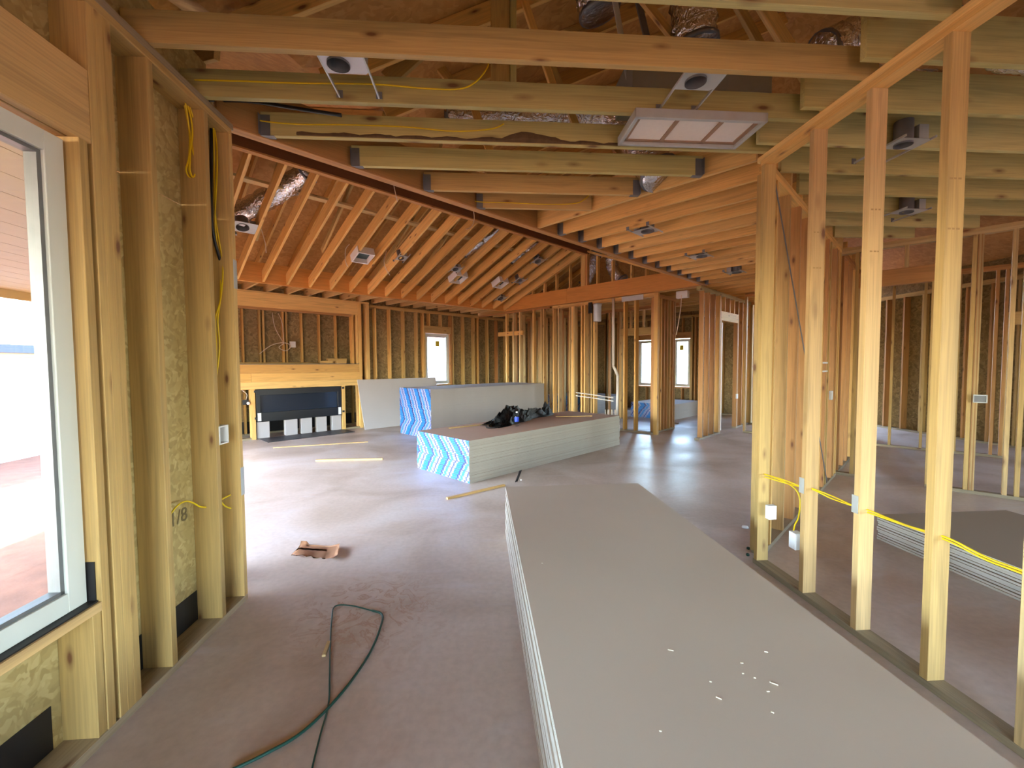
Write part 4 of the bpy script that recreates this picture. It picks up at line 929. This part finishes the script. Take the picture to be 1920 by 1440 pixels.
# foil ducts
def duct(lb, pts, r, seed=0, tail=None):
    T = thing('flexible_duct', lb, 'duct', tuple(pts[0])); P = spline(pts, 10); bm = bmesh.new(); rings = []; seg = 18; prev = None
    for i, p in enumerate(P):
        t = (P[min(i + 1, len(P) - 1)] - P[max(i - 1, 0)]).normalized()
        a = t.orthogonal().normalized() if prev is None else (prev - t * prev.dot(t)).normalized(); prev = a; b = t.cross(a); ring = []
        for j in range(seg):
            an = 2 * math.pi * j / seg; rr = r * (1 + .22 * noise.noise(Vector((i * .9 + seed, j * .8, seed))) + .06 * math.sin(i * 2.2)); ring.append(bm.verts.new(p + (a * math.cos(an) + b * math.sin(an)) * rr))
        rings.append(ring)
    for A, B in zip(rings, rings[1:]):
        for j in range(seg): bm.faces.new((A[j], A[(j + 1) % seg], B[(j + 1) % seg], B[j]))
    bm.faces.new(rings[0][::-1]); bm.faces.new(rings[-1]); meshobj('foil_jacket', bm, M_FOIL, T, True)
    for f in (.02, .98):
        k = P[int(f * (len(P) - 1))]; k2 = P[min(int(f * (len(P) - 1)) + 1, len(P) - 1)]; d = (k2 - k) if (k2 - k).length > 0 else Vector((0, 0, .02)); tube('clamp_band', [k, k + d.normalized() * .03], r * 1.1, M_GREY, T, 1, 16)
    return T
duct('crumpled foil duct rising above the first joist right of centre', [atY(1305, 90, 2.95), atY(1298, 20, 2.95), atY(1290, -70, 3.0)], .14, 1)
duct('foil duct in the attic left of the metal rod', [atY(1125, 25, 3.4), atY(1110, -30, 3.4), atY(1060, -90, 3.6)], .15, 3)
duct('foil duct lying across the joists above the plank with bark', [atY(840, 222, 4.2), atY(1000, 225, 4.1), atY(1150, 222, 4.0), atY(1240, 330, 3.6)], .16, 5)
duct('foil duct behind the end of the first joist', [atY(1540, 100, 3.0), atY(1640, 60, 3.0), atY(1780, 60, 2.9)], .13, 7)
duct('foil duct across the olive joists at the upper right edge', [atY(1810, 70, 2.2), atY(1880, 88, 2.2), atY(1990, 110, 2.2)], .10, 9)
duct('long foil duct over the right wall plate', [atY(1600, 150, 2.75), atY(1700, 160, 2.7), atY(1950, 190, 2.6)], .09, 10)
duct('bright foil duct above the left vault rafters', [onraf(440, 405, -.45), onraf(500, 372, -.4), onraf(580, 322, -.4)], .15, 11)
duct('foil duct between vault rafters near the ridge', [onraf(870, 475, -.35), onraf(905, 452, -.35), onraf(950, 425, -.35)], .1, 13)
duct('foil duct between the last vault rafters', [onraf(960, 490, -.35), onraf(1000, 462, -.35), onraf(1025, 450, -.35)], .09, 15)
duct('foil duct behind the gable studs left of the post', [G.p(9.0, 6.4, 3.55), G.p(9.0, 6.2, 3.9), G.p(9.1, 6.1, 4.3)], .14, 17)
duct('foil duct behind the gable studs right of the post', [G.p(9.0, 5.3, 3.5), G.p(9.0, 5.55, 3.8), G.p(9.0, 5.6, 4.2)], .14, 19)
o = beam('metal_strut', M_GALV, atY(1152, -5, 2.75), atY(1182, 168, 2.75), .012, .035, upv=X1); tag(o, 'shiny metal strut hanging through the first joist bay', 'strut')
o = beam('metal_strut', M_GREY, atY(1195, -5, 3.4), atY(1215, 80, 3.4), .02, .05, upv=X1); tag(o, 'dull grey metal strut deeper in the attic right of the shiny one', 'strut')

# plumbing at the gable wall
T = thing('drain_pipe', 'white plastic drain pipe with a dogleg in the far stud wall', 'pipe', tuple(G.p(8.55, 5.15, 0)))
pz = [atU(1150, 560, 8.57), atU(1150, 600, 8.57), atU(1150, 686, 8.57)]; pz2 = [atU(1150, 686, 8.57), atU(1158, 704, 8.57)]; pz3 = [atU(1158, 704, 8.57), atU(1157, 788, 8.57)]
for q in (pz, pz2, pz3): tube('pipe_run', q, .03, M_PVC, T, 1, 12)
e = atU(1157, 788, 8.57); e.z = .0; lathe('floor_fitting', [(.07, 0), (.07, .12), (.04, .14), (.04, .2)], M_PVC, T, Matrix.Translation(e), 14)
T = thing('vent_cylinder', 'galvanised vent cylinder hanging below the orange gable beam', 'vent pipe', tuple(G.p(8.55, 5.7, 2.6)))
c = atU(1120, 603, 8.5); lathe('vent_body', [(.085, 0), (.09, .01), (.09, .36), (.1, .37), (.1, .42)], M_GALV, T, Matrix.Translation(c), 20)
c = atU(1108, 590, 8.56); box('damper_box', M_BLKM, G, 8.52, 8.58, G.y.dot(c) - .03, G.y.dot(c) + .05, 2.75, 3.0, T)
o = box('metal_plate', M_GALV, G, 8.592, 8.598, 4.55, 5.08, 2.93, 3.04); tag(o, 'grey metal strap plate joining the plate right of the vent cylinder', 'metal plate')
for i, (dy, lb) in enumerate(((0, 'upper white water line across the far studs'), (6, 'lower white water line across the far studs'))):
    o = tube('water_line', [atU(1080, 736 + dy, 8.56), atU(1110, 740 + dy, 8.56), atU(1150, 746 + dy, 8.56)], .012, M_PVC, None); tag(o, lb, 'pipe')
T = thing('cable_rack', 'row of white cable ends above the floor behind the front stack', 'cable', tuple(G.p(8.6, 5.6, .1)))
for i in range(7):
    x = 1136 + i * 3.2; tube('cable', [atU(x, 782, 8.5), atU(x + (i % 2) * 2 - 1, 768, 8.5)], .01, M_WIREW, T, 1, 6)
T = thing('hall_smoke_box', 'white speaker box on the ceiling of the far corridor opening', 'ceiling box', tuple(G.p(8.9, 3.8, 2.9)))
c = atU(1278, 553, 8.8); box('box_body', M_PLAST, G, 8.8, 8.9, G.y.dot(c) - .12, G.y.dot(c) + .12, 2.9, 3.04, T); tube('cable', [c, atU(1276, 580, 8.8), atU(1272, 605, 8.8), atU(1268, 628, 8.8)], .008, M_WIREW, T)
# pale header block and trim strip in the corridor doorway
o = box('white_trim_strip', M_PVC, G, 10.15, 10.19, 3.45, 3.49, 0, 2.45); tag(o, 'thin pale vertical pipe standing in the corridor doorway', 'pipe')

# daylight portals in the openings (sampling helpers for the sky only)
def portal(c, n, w, h):
    l = bpy.data.lights.new('portal', 'AREA'); l.shape = 'RECTANGLE'; l.size = w; l.size_y = h; l.cycles.is_portal = True
    o = bpy.data.objects.new('portal', l); COL.objects.link(o); q = Vector(n).to_track_quat('-Z', 'Y'); o.matrix_world = Matrix.Translation(c) @ q.to_matrix().to_4x4()
portal(G.p(.38, 6.7, 1.25), G.x, 5.9, 2.5); portal((.1, YF - .2, 1.2), (0, 1, 0), 2.4, 2.4); portal((4.6, YF - .2, 1.6), (0, 1, 0), 2, 1.6)
portal((XL - .2, .92, 1.5), (1, 0, 0), 1.8, 1.9); portal((9.6, -2.1, 1.35), (-1, 0, 0), 3, 2.1); portal((9.6, 1.8, 1.6), (-1, 0, 0), 1.6, 1.6)
portal(G.p(7.1, 10.3, 1.7), -G.y, .9, 1.5); portal(G.p(13.65, 5.8, 1.55), -G.x, .6, 1.6); portal(G.p(13.65, 7.0, 1.55), -G.x, .7, 1.6);
